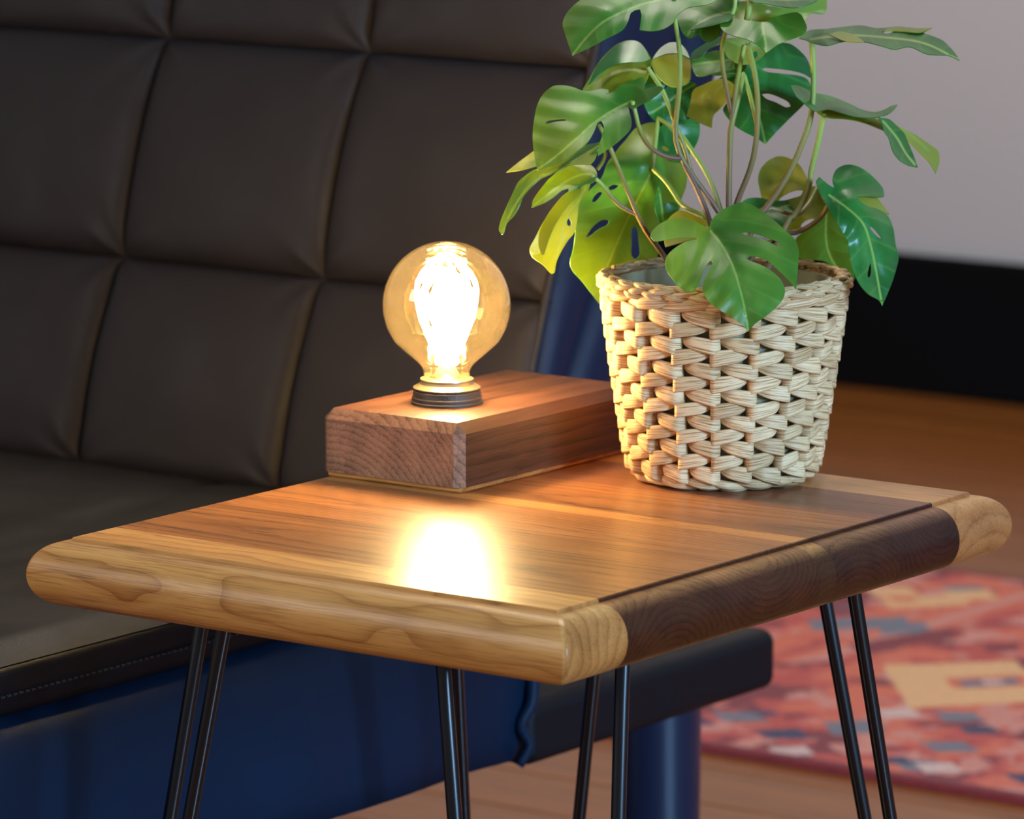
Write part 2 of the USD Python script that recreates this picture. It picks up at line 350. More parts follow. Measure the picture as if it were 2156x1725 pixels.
# ------------------------------------------------------------------ rug
RX0, RX1, RY0, RY1 = 1.462, 2.34, -1.4, 1.75
def rug_colors(X, Y):
    """flat woven pattern, in rug coordinates (metres)"""
    red = np.array(rgb(204, 78, 56)); dred = np.array(rgb(140, 44, 38)); orange = np.array(rgb(228, 110, 70)); cream = np.array(rgb(244, 186, 124))
    slate = np.array(rgb(122, 120, 128)); navy = np.array(rgb(66, 56, 84)); pink = np.array(rgb(222, 142, 120)); white = np.array(rgb(226, 190, 176))
    C = np.empty(X.shape + (3,)); C[:] = red
    q = np.stack([X * 16, Y * 16, 0 * X], -1)
    n1 = meshkit.fbm(q, 4, 3)[..., None]; n2 = meshkit.fbm(q * 1.7 + 9, 4, 8)[..., None]
    C = np.where(n1 > 0.56, orange, C); C = np.where(n1 < 0.40, dred, C); C = np.where(n2 > 0.63, pink, C)
    def put(mask, col):
        C[mask] = col
    u, v = X - RX0, Y
    edge = np.minimum(u, RX1 - X)
    r2 = np.random.default_rng(11)
    def lozenge(cx, cy, a, b, col):
        put(np.abs(u - cx) / a + np.abs(v - cy) / b < 1, col)
    def quad(pts, col):
        import shapely
        put(shapely.contains_xy(sg.Polygon(pts), X, Y), col)
    for _ in range(150):
        cx, cy = r2.uniform(0.05, 0.84), r2.uniform(-1.35, 1.7)
        lozenge(cx, cy, r2.uniform(0.012, 0.034), r2.uniform(0.016, 0.040), [slate, navy, white, pink, dred, orange, dred, pink][r2.integers(8)])
    for cy in np.arange(-1.35, 1.75, 0.10):      # small motifs along the near and far edge
        for cx in (0.075, 0.80):
            j = r2.normal(0, 0.010, 2)
            lozenge(cx + j[0], cy + j[1], 0.026, 0.034, [white, slate, pink, navy][r2.integers(4)])
    for k in range(-3, 3):                       # repeating field: slanting bands, pale panels, grey blossoms
        o = 0.62 * k
        def at(pts):
            return [(a, b + o) for a, b in pts]
        quad(at([(1.80, 1.03), (1.86, 0.98), (2.30, 0.96), (2.30, 1.02), (2.10, 1.03)]), orange)
        quad(at([(1.815, 1.012), (1.85, 0.985), (2.29, 0.975), (2.29, 0.995)]), pink)
        quad(at([(1.865, 0.925), (1.965, 0.825), (1.83, 0.70), (1.715, 0.80)]), cream)
        quad(at([(1.852, 0.842), (1.915, 0.785), (1.872, 0.755), (1.815, 0.808)]), orange)
        quad(at([(1.850, 0.825), (1.897, 0.783), (1.872, 0.768), (1.826, 0.806)]), slate)
        quad(at([(1.866, 0.806), (1.882, 0.792), (1.866, 0.782), (1.851, 0.796)]), white)
        for cx, cy in ((2.01, 1.075), (2.045, 1.035), (2.035, 1.005), (1.615, 0.80)):
            lozenge(cx - RX0, cy + o, 0.042, 0.036, slate)
        for cx, cy in ((2.19, 1.115), (2.15, 1.07), (2.18, 1.045), (2.225, 1.035)):
            lozenge(cx - RX0, cy + o, 0.036, 0.036, cream)
        lozenge(2.165 - RX0, 1.085 + o, 0.018, 0.022, orange)
        for cx, cy in ((1.692, 0.799), (1.495, 0.797), (1.521, 0.648)):
            lozenge(cx - RX0, cy + o, 0.026, 0.028, white)
        for cx, cy in ((1.586, 0.917), (1.599, 0.682)):
            lozenge(cx - RX0, cy + o, 0.024, 0.036, slate)
        for cx, cy in ((1.678, 0.698), (1.52, 0.698), (1.54, 0.95)):
            lozenge(cx - RX0, cy + o, 0.020, 0.024, navy)
        quad(at([(1.93, 1.01), (1.90, 0.96), (2.06, 0.94), (2.07, 0.965)]), dred)
    put(edge < 0.018, np.array(rgb(132, 20, 18)))
    return C
gx, gy = np.linspace(RX0, RX1, 200), np.linspace(RY0, RY1, 640)
X, Y = np.meshgrid(gx, gy, indexing='ij')
hz = 0.007 + 0.0012 * meshkit.fbm(np.stack([X * 9, Y * 9, 0 * X], -1), 3, 2)
hz[[0, -1], :] = 0.0005; hz[:, [0, -1]] = 0.0005
rug = obj('rug', grid_mesh(np.stack([X, Y, hz], -1)), 'rug_wool', smooth=True, colors=rug_colors(X, Y).reshape(-1, 3))
tag(rug, 'red patterned wool rug with cream and grey motifs on the plank floor', 'rug')

# ------------------------------------------------------------------ sofa
sofa = thing('sofa', 'black tufted leather futon sofa with blue sheen on its end panel, behind the table', 'sofa', (0.4, 1.2, 0.0))
SY0, SY1 = 0.478, 2.20
PN = np.array([-1.0, 0.0, 0.35]); PN /= np.linalg.norm(PN)
def back_x(z):
    return 0.640 + 0.35 * (z - 0.52)
prof = [(0.612, 0.395), (back_x(0.50) + 0.012, 0.50), (back_x(0.90) + 0.012, 0.90), (0.80, 0.940), (0.83, 0.955), (0.96, 0.955), (1.0, 0.93), (1.005, 0.90),
        (0.867, 0.685), (0.785, 0.553), (0.71, 0.43), (0.68, 0.395)]
core = trimesh.creation.extrude_polygon(sg.Polygon(prof), SY1 - SY0 - 0.02, engine='earcut')
v = core.vertices.copy()
core.vertices = np.stack([v[:, 0], v[:, 2] + SY0 + 0.012, v[:, 1]], 1)
core.invert() if core.volume < 0 else None
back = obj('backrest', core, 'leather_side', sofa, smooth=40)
ys = [0.481, 0.703, 0.911, 1.118, 1.325, 1.532, 1.739, 1.946, 2.16]
zs = [0.405, 0.570, 0.745, 0.925]
def panel(y0, y1, z0, z1, seed, border=False, n=40):
    s = np.linspace(0, 1, n); s = 0.5 - 0.5 * np.cos(np.pi * s)
    S, T = np.meshgrid(s, s, indexing='ij')
    a, b = 2 * S - 1, 2 * T - 1
    H = 0.0115
    h = H * (1 - np.abs(a) ** 16) ** 0.7 * (1 - np.abs(b) ** 16) ** 0.7 + 0.003 * (1 - a * a) * (1 - b * b) + 0.009 * (1 - b * b) - 0.005
    Yp, Zp = y0 + (y1 - y0) * S, z0 + (z1 - z0) * T
    nn = meshkit.fbm(np.stack([Yp * 14, Zp * 14, 0 * Yp + seed], -1), 3, seed) - 0.5
    h = h + 0.004 * nn * (1 - a ** 8) * (1 - b ** 8)
    # gathers running from the corners
    for ca in (-1, 1):
        for cb in (-1, 1):
            da, db = np.abs(a - ca), np.abs(b - cb)
            r = np.hypot(da, db); th = np.arctan2(db, da)
            h = h - 0.0016 * np.exp(-(r / 0.42) ** 2) * np.cos(th * 7 + seed) * np.clip(r * 6, 0, 1)
    P = np.stack([back_x(Zp), Yp, Zp], -1) + h[..., None] * PN
    return grid_mesh(P)
for j in range(3):
    for i in range(len(ys) - 1):
        m = panel(ys[i], ys[i + 1], zs[j], zs[j + 1], 10 * j + i)
        m.invert()
        obj('back_panel', m, 'leather_top', back, smooth=True)

def strip(fa, fb, z0, z1, bulge, y, n=24, mcount=14, rot=0.0):
    """side gusset between two lines x = fa(z), x = fb(z) on the plane y, puffed towards -y"""
    z = np.linspace(z0, z1, n); t = np.linspace(0, 1, mcount)
    Z, T = np.meshgrid(z, t, indexing='ij')
    Xs = fa(Z) * (1 - T) + fb(Z) * T
    nn = meshkit.fbm(np.stack([Xs * 12, 0 * Xs, Z * 9], -1), 3, 4) - 0.5
    Ys = y - bulge * (1 - (np.abs(2 * T - 1)) ** 3) + 0.004 * nn
    return grid_mesh(np.stack([Xs, Ys, Z], -1))
fb_ = lambda z: back_x(z) + 0.004
fs_ = lambda z: np.maximum(0.688 + 0.62 * (z - 0.513), back_x(z) + 0.03)
fr_ = lambda z: 0.785 + 0.62 * (z - 0.553)
g1 = strip(fb_, fs_, 0.41, 0.925, 0.012, SY0 + 0.010)
g2 = strip(fs_, fr_, 0.41, 0.925, 0.016, SY0 + 0.012)
for g in (g1, g2):
    g.invert() if g.face_normals[:, 1].mean() > 0 else None
    obj('side_gusset', g, 'leather_gusset', back, smooth=True)
obj('piping', tube([(back_x(z) - 0.002, SY0 + 0.004, z) for z in np.linspace(0.41, 0.93, 20)], 0.0035, 8), 'leather_top', back, smooth=True)

# seat: mattress with a rounded rim, a stitched band and a hanging skirt below
SX0, SX1 = -0.13, 0.66
n_x, n_y = 90, 110
X, Y = np.meshgrid(np.linspace(SX0, SX1, n_x), np.linspace(SY0, SY1, n_y), indexing='ij')
e = np.minimum(np.minimum(X - SX0, SX1 - X + 0.05), np.minimum(Y - SY0, SY1 - Y))
Z = 0.409 - 0.012 * np.clip(1 - e / 0.02, 0, 1) ** 2.2
Z = Z + 0.012 * (meshkit.fbm(np.stack([X * 5, Y * 5, 0 * X], -1), 4, 21) - 0.5) * np.clip(e / 0.05, 0, 1)
Z = Z + 0.005 * np.exp(-(((X - 0.26) / 0.035) ** 2 + ((Y - 0.86) / 0.10) ** 2)) - 0.004 * np.exp(-(((Y - 0.72 - 0.1 * (X - 0.2)) / 0.008) ** 2))
seat = obj('seat', grid_mesh(np.stack([X, Y, Z], -1)), 'leather_seat', sofa, smooth=True)
def run(profile_yz, x0, x1, n=60, seed=1, amp=0.003):
    """a strip that follows a y-z profile along x"""
    p = spline(profile_yz, 22)
    x = np.linspace(x0, x1, n)
    Xs, K = np.meshgrid(x, np.arange(len(p)), indexing='ij')
    Ys, Zs = p[K, 0], p[K, 1]
    nn = meshkit.fbm(np.stack([Xs * 9, Zs * 14, 0 * Xs], -1), 3, seed) - 0.5
    wgt = np.sin(np.linspace(0, np.pi, len(p)))[None, :]
    m = grid_mesh(np.stack([Xs, Ys + amp * 2 * nn * wgt, Zs], -1))
    if m.face_normals[:, 1].mean() > 0:
        m.invert()
    return m
obj('seat_band', run([(SY0 + 0.002, 0.397), (SY0 - 0.001, 0.392), (SY0 + 0.001, 0.375), (SY0 + 0.006, 0.362), (SY0 + 0.022, 0.355)], SX0, 0.626, seed=3), 'leather_band', seat, smooth=True)
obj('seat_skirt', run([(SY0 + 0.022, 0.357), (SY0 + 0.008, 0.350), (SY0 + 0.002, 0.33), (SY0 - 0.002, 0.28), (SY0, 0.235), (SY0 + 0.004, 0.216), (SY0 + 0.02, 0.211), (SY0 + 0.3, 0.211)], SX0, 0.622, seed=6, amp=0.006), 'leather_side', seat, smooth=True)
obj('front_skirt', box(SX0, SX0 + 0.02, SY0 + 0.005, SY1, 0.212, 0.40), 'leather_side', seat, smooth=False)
st = []
for xx in np.arange(SX0 + 0.01, 0.62, 0.0062):
    b = box(xx, xx + 0.0042, SY0 - 0.0012, SY0 + 0.001, 0.3755, 0.3767); st.append(b)
tag(obj('stitching', trimesh.util.concatenate(st), 'thread', seat, smooth=False), kind='stuff')
# low base behind the seat that carries the backrest
rb = obj('rear_base', rounded_box(0.628, 0.981, SY0 - 0.001, SY1, 0.207, 0.258, 0.012), 'leather_band', sofa, smooth=40)
fold = [(0.628, SY0 - 0.004, 0.285), (0.622, SY0 - 0.007, 0.262), (0.612, SY0 - 0.004, 0.245), (0.618, SY0 - 0.008, 0.23), (0.610, SY0 - 0.004, 0.214)]
obj('corner_fold', tube(spline(fold, 18), np.linspace(0.006, 0.004, 18), 8), 'leather_side', rb, smooth=True)
for lx, ly in ((0.868, 0.522), (0.868, 2.12), (-0.06, 0.56), (-0.06, 2.12)):
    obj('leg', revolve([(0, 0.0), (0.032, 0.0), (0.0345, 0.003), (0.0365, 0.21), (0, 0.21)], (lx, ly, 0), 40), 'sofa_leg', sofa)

# ------------------------------------------------------------------ side table
TW, TD, TZ = 0.392, 0.4855, 0.50
table = thing('side_table', 'small walnut side table with rounded edges on black hairpin legs', 'table', (TD / 2, TW / 2, 0.0))
EDGE, LIP = 0.0215, 0.0026
ZC, ZB = 0.476, 0.0215
def loop(o, z, r=0.0025):
    poly = sg.box(0, 0, TD, TW)
    x0, y0, x1, y1 = -o, -o, TD + o, TW + o
    pts = []
    rr = max(r, 1e-4) if o > 0.001 else 0.0006
    for cx, cy, a0 in ((x1 - rr, y1 - rr, 0), (x0 + rr, y1 - rr, 90), (x0 + rr, y0 + rr, 180), (x1 - rr, y0 + rr, 270)):
        for a in np.radians(np.linspace(a0, a0 + 90, 6)):
            pts.append((cx + rr * math.cos(a), cy + rr * math.sin(a), z))
    return pts
rings = [loop(-0.0008, TZ), loop(0.0, TZ - 0.0006), loop(0.0002, TZ - LIP)]
for a in np.linspace(88, -90, 26):
    rings.append(loop(EDGE * math.cos(math.radians(a)) ** 0.9 + 0.0008, ZC + ZB * math.sin(math.radians(a)), 0.003))
rings.append(loop(-0.0005, ZC - ZB - 0.0002))
R = np.array(rings); nr, nl = R.shape[:2]
tv = np.vstack([R.reshape(-1, 3), [[TD / 2, TW / 2, TZ], [TD / 2, TW / 2, ZC - ZB - 0.0002]]])
tf = []
for i in range(nr - 1):
    for j in range(nl):
        a0, a1 = i * nl + j, i * nl + (j + 1) % nl
        tf += [(a0, a0 + nl, a1 + nl), (a0, a1 + nl, a1)]
for j in range(nl):
    tf += [(nr * nl, j, (j + 1) % nl), (nr * nl + 1, (nr - 1) * nl + (j + 1) % nl, (nr - 1) * nl + j)]
top = m3.Manifold(m3.Mesh(np.array(tv, np.float32), np.array(tf, np.uint32)))
cuts = [-1, 0.043, 0.150, 0.262, 0.281, 0.360, 0.436, 2]
for i, mname in enumerate(['walnut_front', 'walnut_a', 'walnut_b', 'walnut_sap', 'walnut_c', 'walnut_d', 'walnut_back']):
    s = top.trim_by_plane((1, 0, 0), cuts[i]).trim_by_plane((-1, 0, 0), -cuts[i + 1])
    obj('tabletop_stave', s, mname, table, smooth=25)

def hairpin(cx, cy, out, splay, half_top, half_bot):
    """two rods from a plate at (cx, cy) under the top, splayed along out, bent round at the floor"""
    out = np.array(out, float); out /= np.linalg.norm(out)
    per = np.array([out[1], -out[0]])
    zt = ZC - ZB - 0.003
    r = 0.0049
    foot = np.array([cx, cy]) + out * splay * zt
    pts = []
    for sgn in (-1, 1):
        a = np.array([cx, cy]) + sgn * half_top * per
        b = foot + sgn * half_bot * per
        leg = [np.r_[a + (b - a) * t, zt + (half_bot + r - zt) * t] for t in np.linspace(0, 1, 14)]
        pts.append(leg)
    arc = [np.r_[foot + per * half_bot * math.cos(th), half_bot + r - half_bot * math.sin(th)] for th in np.linspace(math.pi, 0, 16)[1:-1]]
    path = pts[0] + arc + pts[1][::-1]
    leg = obj('hairpin_leg', tube(path, r, 16), 'rod_black', table, smooth=40)
    c3 = np.array([cx, cy])
    pl = m3.Manifold.batch_hull([m3.Manifold.cylinder(0.003, 0.012, 0.012, 20).translate((*(c3 + s * (half_top + 0.004) * per), zt)) for s in (-1, 1)]
                                + [m3.Manifold.cylinder(0.003, 0.012, 0.012, 20).translate((*(c3 - out * 0.02), zt))])
    obj('mounting_plate', pl, 'plate_black', leg)
IN = 0.067
hairpin(IN, IN, (-1, -1), 0.14, 0.0575, 0.036)
hairpin(IN, TW - IN, (-1, 1), 0.165, 0.0575, 0.036)
hairpin(TD - IN, IN, (1, -1), 0.165, 0.0575, 0.036)
hairpin(TD - IN, TW - IN, (1, 1), 0.14, 0.0575, 0.030)

# ------------------------------------------------------------------ lamp
LX, LY = 0.339, 0.339
BX0, BX1, BY0, BY1 = 0.270, 0.487, 0.2755, 0.398
lamp = thing('table_lamp', 'lit globe filament bulb lamp on a dark walnut block standing on the table', 'lamp', ((BX0 + BX1) / 2, (BY0 + BY1) / 2, TZ))
zb0, zb1 = TZ + 0.0042, 0.5485
c = 0.0075
blk = m3.Manifold.batch_hull([
    m3.Manifold.cube((BX1 - BX0, BY1 - BY0 - 2 * 0.006, zb1 - zb0 - 0.007)).translate((BX0, BY0 + 0.006, zb0)),
    m3.Manifold.cube((BX1 - BX0 - 2 * 0.006, BY1 - BY0, zb1 - zb0 - 0.007)).translate((BX0 + 0.006, BY0, zb0)),
    m3.Manifold.cube((BX1 - BX0 - 2 * 0.006, BY1 - BY0 - 2 * c, zb1 - zb0)).translate((BX0 + 0.006, BY0 + c, zb0))])
obj('lamp_base', blk, 'walnut_block', lamp, smooth=20)
obj('base_plinth', chamfer_box(BX0 + 0.003, BX1 - 0.003, BY0 + 0.002, BY1 - 0.004, TZ + 0.0004, zb0 + 0.0002, 0.001), 'walnut_front', lamp, smooth=20)
obj('socket_ring', revolve([(0, 0), (0.0252, 0), (0.0252, 0.0016), (0.0246, 0.002), (0.0246, 0.0045), (0.0241, 0.005), (0.0236, 0.0088), (0.0228, 0.0098), (0, 0.0098)], (LX, LY, zb1)), 'socket_black', lamp)
obj('socket_collar', revolve([(0, 0.0098), (0.0222, 0.0098), (0.0235, 0.0106), (0.0236, 0.0114), (0.0222, 0.0122), (0.0192, 0.0140), (0.0183, 0.0158), (0.0187, 0.0166), (0.0186, 0.0174), (0.0176, 0.0178), (0, 0.0178)], (LX, LY, zb1)), 'collar_metal', lamp)
GZ, GR = 0.6180, 0.0447
zg0 = zb1 + 0.0172
neck = [(0.0160, zg0), (0.0161, zg0 + 0.003), (0.0170, zg0 + 0.0075), (0.0205, zg0 + 0.0120)]
a0 = math.radians(-50)
prof = neck + [(0.0268, zg0 + 0.0175)] + [(GR * math.cos(a), GZ + GR * math.sin(a)) for a in np.radians(np.linspace(-37, 90, 34))]
pp = spline(prof[:8], 24)
prof = [tuple(q) for q in pp] + prof[8:]
prof[-1] = (0.0, prof[-1][1])
bulb = obj('bulb', revolve([(r, z) for r, z in prof], (LX, LY, 0.0), 72), 'bulb_glass', lamp, smooth=True, label='lit amber glass globe bulb')
obj('bulb_cap', revolve([(0, zg0 - 0.002), (0.0150, zg0 - 0.002), (0.0152, zg0 + 0.001), (0, zg0 + 0.0012)], (LX, LY, 0), 40), 'cap_metal', bulb)
obj('glass_mount', revolve([(0.0125, zg0 + 0.001), (0.0085, zg0 + 0.004), (0.0045, zg0 + 0.010), (0.0030, zg0 + 0.018), (0.0026, zg0 + 0.05), (0.0030, zg0 + 0.055), (0, zg0 + 0.057)], (LX, LY, 0), 28), 'stem_glass', bulb, smooth=True)
for k in range(12):
    a = 2 * math.pi * k / 12
    path = []
    for t in np.linspace(0, 1, 12):
        r = 0.0050 + 0.0170 * math.sin(min(t * 1.22, 1.0) * math.pi / 2) - 0.010 * max(0, (t - 0.72) / 0.28) ** 2
        aa = a + 0.5 * t
        path.append((LX + r * math.cos(aa), LY + r * math.sin(aa), 0.578 + 0.068 * t))
    obj('filament', tube(path, 0.0015, 8), 'filament', bulb, smooth=True)
for k in range(5):
    a = 2 * math.pi * (k + 0.3) / 5
    path = [(LX + (0.0045 + 0.005 * math.sin(math.pi * t)) * math.cos(a + 0.6 * t), LY + (0.0045 + 0.005 * math.sin(math.pi * t)) * math.sin(a + 0.6 * t), 0.582 + 0.056 * t) for t in np.linspace(0, 1, 10)]
    obj('filament', tube(path, 0.0015, 8), 'filament', bulb, smooth=True)

# ------------------------------------------------------------------ woven basket planter
PX, PY = 0.433, 0.1685
pot = thing('basket_planter', 'woven straw basket planter with grey liner standing on the table', 'planter', (PX, PY, TZ))
TILT = math.radians(YAW * 0)
def pot_r(z):
    """outer radius of the weave at height z above the table"""
    zz = np.array([0.0, 0.006, 0.018, 0.06, 0.10, 0.144])
    rr = np.array([0.0560, 0.0625, 0.0660, 0.0725, 0.0785, 0.0845])
    return np.interp(z, zz, rr)
VIEW = math.atan2(-FWD[1], -FWD[0])     # azimuth from the pot to the camera
def ribbon(th0, th1, z0, z1, h0, h1, offs, thick, blunt0, blunt1, ns=11, nc=10, sq=2.6):
    """a flat strand of the weave round the pot from angle th0 to th1; offs = (place along it, radial offset) pairs"""
    s = np.linspace(0, 1, ns); s = 0.5 - 0.5 * np.cos(np.pi * s)
    P, UV = [], []
    ang = np.arange(nc) * 2 * np.pi / nc
    cs, sn = np.cos(ang), np.sin(ang)
    ex = 2.0 / sq
    cs, sn = np.sign(cs) * np.abs(cs) ** ex, np.sign(sn) * np.abs(sn) ** ex
    ot, od = np.array(offs, float).T
    for t in s:
        th = th0 + (th1 - th0) * t
        z = z0 + (z1 - z0) * t
        hh = h0 + (h1 - h0) * t
        e0 = math.sqrt(max(0.0, 1 - max(0, (blunt0 - t) / blunt0) ** 2)) if blunt0 > 0 else 1
        e1 = math.sqrt(max(0.0, 1 - max(0, (t - 1 + blunt1) / blunt1) ** 2)) if blunt1 > 0 else 1
        e = max(e0 * e1, 0.04)
        d = np.interp(t, ot, od)
        r = pot_r(z) + d
        for c_, s_ in zip(cs, sn):
            rr = r + c_ * thick * (0.45 + 0.55 * e)
            P.append((PX + rr * math.cos(th), PY + rr * math.sin(th), TZ + z + s_ * hh * e))
        UV += [(t, 0.5 + 0.5 * x) for x in sn]
    P = np.array(P)
    f = []
    for i in range(ns - 1):
        for j in range(nc):
            a0, a1 = i * nc + j, i * nc + (j + 1) % nc
            f += [(a0, a1, a1 + nc), (a0, a1 + nc, a0 + nc)]
    m = trimesh.Trimesh(P, f, process=False)
    cen = m.triangles_center - np.array([PX, PY, 0]); out = np.einsum('ij,ij->i', m.face_normals[:, :2], cen[:, :2])
    far = np.hypot(cen[:, 0], cen[:, 1]) > np.median(np.hypot(cen[:, 0], cen[:, 1]))
    if out[far].mean() < 0:
        m.invert()
    return m, np.array(UV)
rng = np.random.default_rng(3)
NCOL, PITCH_A = 18, 2 * math.pi / 18
rows = 13
z_first, z_last = 0.0140, 0.1242
for i in range(rows):
    z = z_first + (z_last - z_first) * i / (rows - 1)
    for k in range(NCOL):
        # angles run so that the picture's left-to-right is increasing angle from the viewer's side
        base = VIEW + math.radians(10.7) + PITCH_A * (k - 9)
        j = rng.normal(0, 1, 4)
        zz = z + 0.0006 * j[0]
        if i % 2 == 0:   # blunt at the right, tapering to the left
            m, uv = ribbon(base + 0.20 * PITCH_A, base + PITCH_A * 1.26, zz + 0.0026, zz - 0.0020, 0.0044, 0.0062 + 0.0003 * j[1], [(0, -0.0050), (0.3, 0.0012), (0.78, 0.0030), (0.88, 0.0026), (1, -0.0030)], 0.0018, 0.42, 0.02, ns=13, sq=4.0)
        else:            # blunt at the left, tapering to the right
            m, uv = ribbon(base - 0.03 * PITCH_A, base + PITCH_A * 1.06, zz - 0.0018, zz + 0.0026, 0.0056 + 0.0003 * j[1], 0.0042, [(0, -0.0026), (0.07, 0.0026), (0.22, 0.0032), (0.7, 0.0012), (1, -0.0050)], 0.0018, 0.02, 0.36, ns=13, sq=4.0)
        obj('strand', m, 'straw', pot, smooth=True, uv=uv)
for k in range(NCOL):
    th = VIEW + math.radians(10.7) + PITCH_A * (k - 9) + 0.12 * PITCH_A
    path = [(PX + (pot_r(z) - 0.0030) * math.cos(th), PY + (pot_r(z) - 0.0030) * math.sin(th), TZ + z) for z in np.linspace(0.006, 0.132, 8)]
    obj('stake', tube(path, 0.0026, 8), 'stake_brown', pot, smooth=True)
# braided rim and foot
def braid(name, n, z0, z1, h, length, dout, thick, phase=0.0, slope=1):
    st_ = 2 * math.pi / n
    for k in range(n):
        j = rng.normal(0, 1, 3)
        th = phase + st_ * k
        m, uv = ribbon(th, th + st_ * length * (1 + 0.08 * j[0]), z0 + 0.0005 * j[1], z1 + 0.0005 * j[1], h * (1 + 0.1 * j[2]), h * (1 + 0.1 * j[2]), [(0, dout - 0.0030), (0.5, dout + 0.001), (1, dout - 0.0030)], thick, 0.35, 0.35, ns=9, nc=8, sq=2.2)
        obj(name, m, 'straw', pot, smooth=True, uv=uv)
braid('rim_braid', 18, 0.1305, 0.1350, 0.0042, 1.45, 0.0008, 0.0032)
braid('rim_braid', 30, 0.1392, 0.1360, 0.0023, 1.30, 0.0026, 0.0024, 0.05)
braid('rim_braid', 30, 0.1384, 0.1418, 0.0022, 1.30, 0.0022, 0.0024, 0.1)
braid('rim_braid', 30, 0.1440, 0.1412, 0.0019, 1.30, 0.0000, 0.0026, 0.15)
braid('rim_braid', 30, 0.1420, 0.1440, 0.0017, 1.35, -0.0032, 0.0022, 0.2)
braid('foot_braid', 20, 0.0072, 0.0034, 0.0034, 1.6, -0.0004, 0.0030, 0.1)
braid('foot_braid', 20, 0.0026, 0.0030, 0.0024, 1.5, -0.0040, 0.0030, 0.2)
def liner_r(z):
    return pot_r(z) - 0.0062
lz = np.linspace(0.004, 0.1385, 12)
prof = [(0.0, 0.004)] + [(liner_r(z), z) for z in lz] + [(liner_r(z) - 0.0018, z) for z in lz[::-1]] + [(0.0, 0.006)]
obj('liner', revolve(prof, (PX, PY, TZ), 64), 'liner_grey', pot, label='grey plastic liner inside the basket')

#PLANT#
# ------------------------------------------------------------------ monstera
# Leaves are outlined in views of 600 x 480 picture points (origin below, 2156 points across each view) and stand at their own depth:
# the third number of a control point is millimetres behind (+) or in front (-) of the pot's axis.
plant = thing('monstera_plant', 'leafy green swiss cheese plant growing in the woven straw basket', 'plant', (PX, PY, TZ + 0.09))
obj('soil', revolve([(0, 0.088), (0.045, 0.086), (liner_r(0.085) - 0.0030, 0.085), (liner_r(0.07) - 0.004, 0.07), (0, 0.07)], (PX, PY, TZ), 48), 'soil_dark', plant)
ORG = {1: (1000, 0), 2: (1500, 0), 3: (1000, 300), 4: (1400, 300)}
VS = 600 / 2156
AX0 = float((np.array([PX, PY, 0.6]) - EYE) @ FWD)
def pix(v, pts):
    p = np.asarray(pts, float)[:, :2] * VS
    return p + np.array(ORG[v])
def lift(px, dz_mm):
    """picture points and offsets from the pot's axis (mm) -> world points"""
    px = np.asarray(px, float)
    d = AX0 + (706.0 - px[:, 1]) * (-0.0335 / 600) + np.asarray(dz_mm) / 1000.0
    return EYE + d[:, None] * (FWD + RIGHT * (px[:, :1] - 1078) / F_PX - UP * (px[:, 1:2] - 862.5) / F_PX)

def round_outline(p, step=6.0):
    """smooth closed outline through the points, sharp where the outline turns sharply"""
    p = np.asarray(p, float); n = len(p)
    d = np.roll(p, -1, 0) - p
    sharp = []
    for i in range(n):
        a, b = d[i - 1], d[i]
        cosang = a @ b / (np.linalg.norm(a) * np.linalg.norm(b) + 1e-9)
        sharp.append(cosang < 0.25)
    out = []
    for i in range(n):
        p0, p1, p2, p3 = p[i - 1], p[i], p[(i + 1) % n], p[(i + 2) % n]
        if sharp[i]: p0 = 2 * p1 - p2
        if sharp[(i + 1) % n]: p3 = 2 * p2 - p1
        k = max(1, int(np.linalg.norm(p2 - p1) / step))
        al = 0.5
        t0 = 0; t1 = t0 + max(np.linalg.norm(p1 - p0), 1e-3) ** al; t2 = t1 + max(np.linalg.norm(p2 - p1), 1e-3) ** al; t3 = t2 + max(np.linalg.norm(p3 - p2), 1e-3) ** al
        for t in np.linspace(t1, t2, k, endpoint=False):
            a1 = (t1 - t) / (t1 - t0) * p0 + (t - t0) / (t1 - t0) * p1
            a2 = (t2 - t) / (t2 - t1) * p1 + (t - t1) / (t2 - t1) * p2
            a3 = (t3 - t) / (t3 - t2) * p2 + (t - t2) / (t3 - t2) * p3
            b1 = (t2 - t) / (t2 - t0) * a1 + (t - t0) / (t2 - t0) * a2
            b2 = (t3 - t) / (t3 - t1) * a2 + (t - t1) / (t3 - t1) * a3
            out.append((t2 - t) / (t2 - t1) * b1 + (t - t1) / (t2 - t1) * b2)
    return np.array(out)

def tps(c, val, q):
    """thin plate spline through the control values (plane when there are only three)"""
    n = len(c); s = 100.0
    c, q = c / s, q / s
    def U(a, b):
        r2 = ((a[:, None] - b[None]) ** 2).sum(-1)
        return np.where(r2 > 0, 0.5 * r2 * np.log(np.maximum(r2, 1e-12)), 0)
    K = U(c, c) + 1e-4 * np.eye(n)
    Pm = np.hstack([np.ones((n, 1)), c])
    A = np.block([[K, Pm], [Pm.T, np.zeros((3, 3))]])
    w = np.linalg.lstsq(A, np.r_[val, 0, 0, 0], rcond=None)[0]
    return U(q, c) @ w[:n] + np.hstack([np.ones((len(q), 1)), q]) @ w[n:]

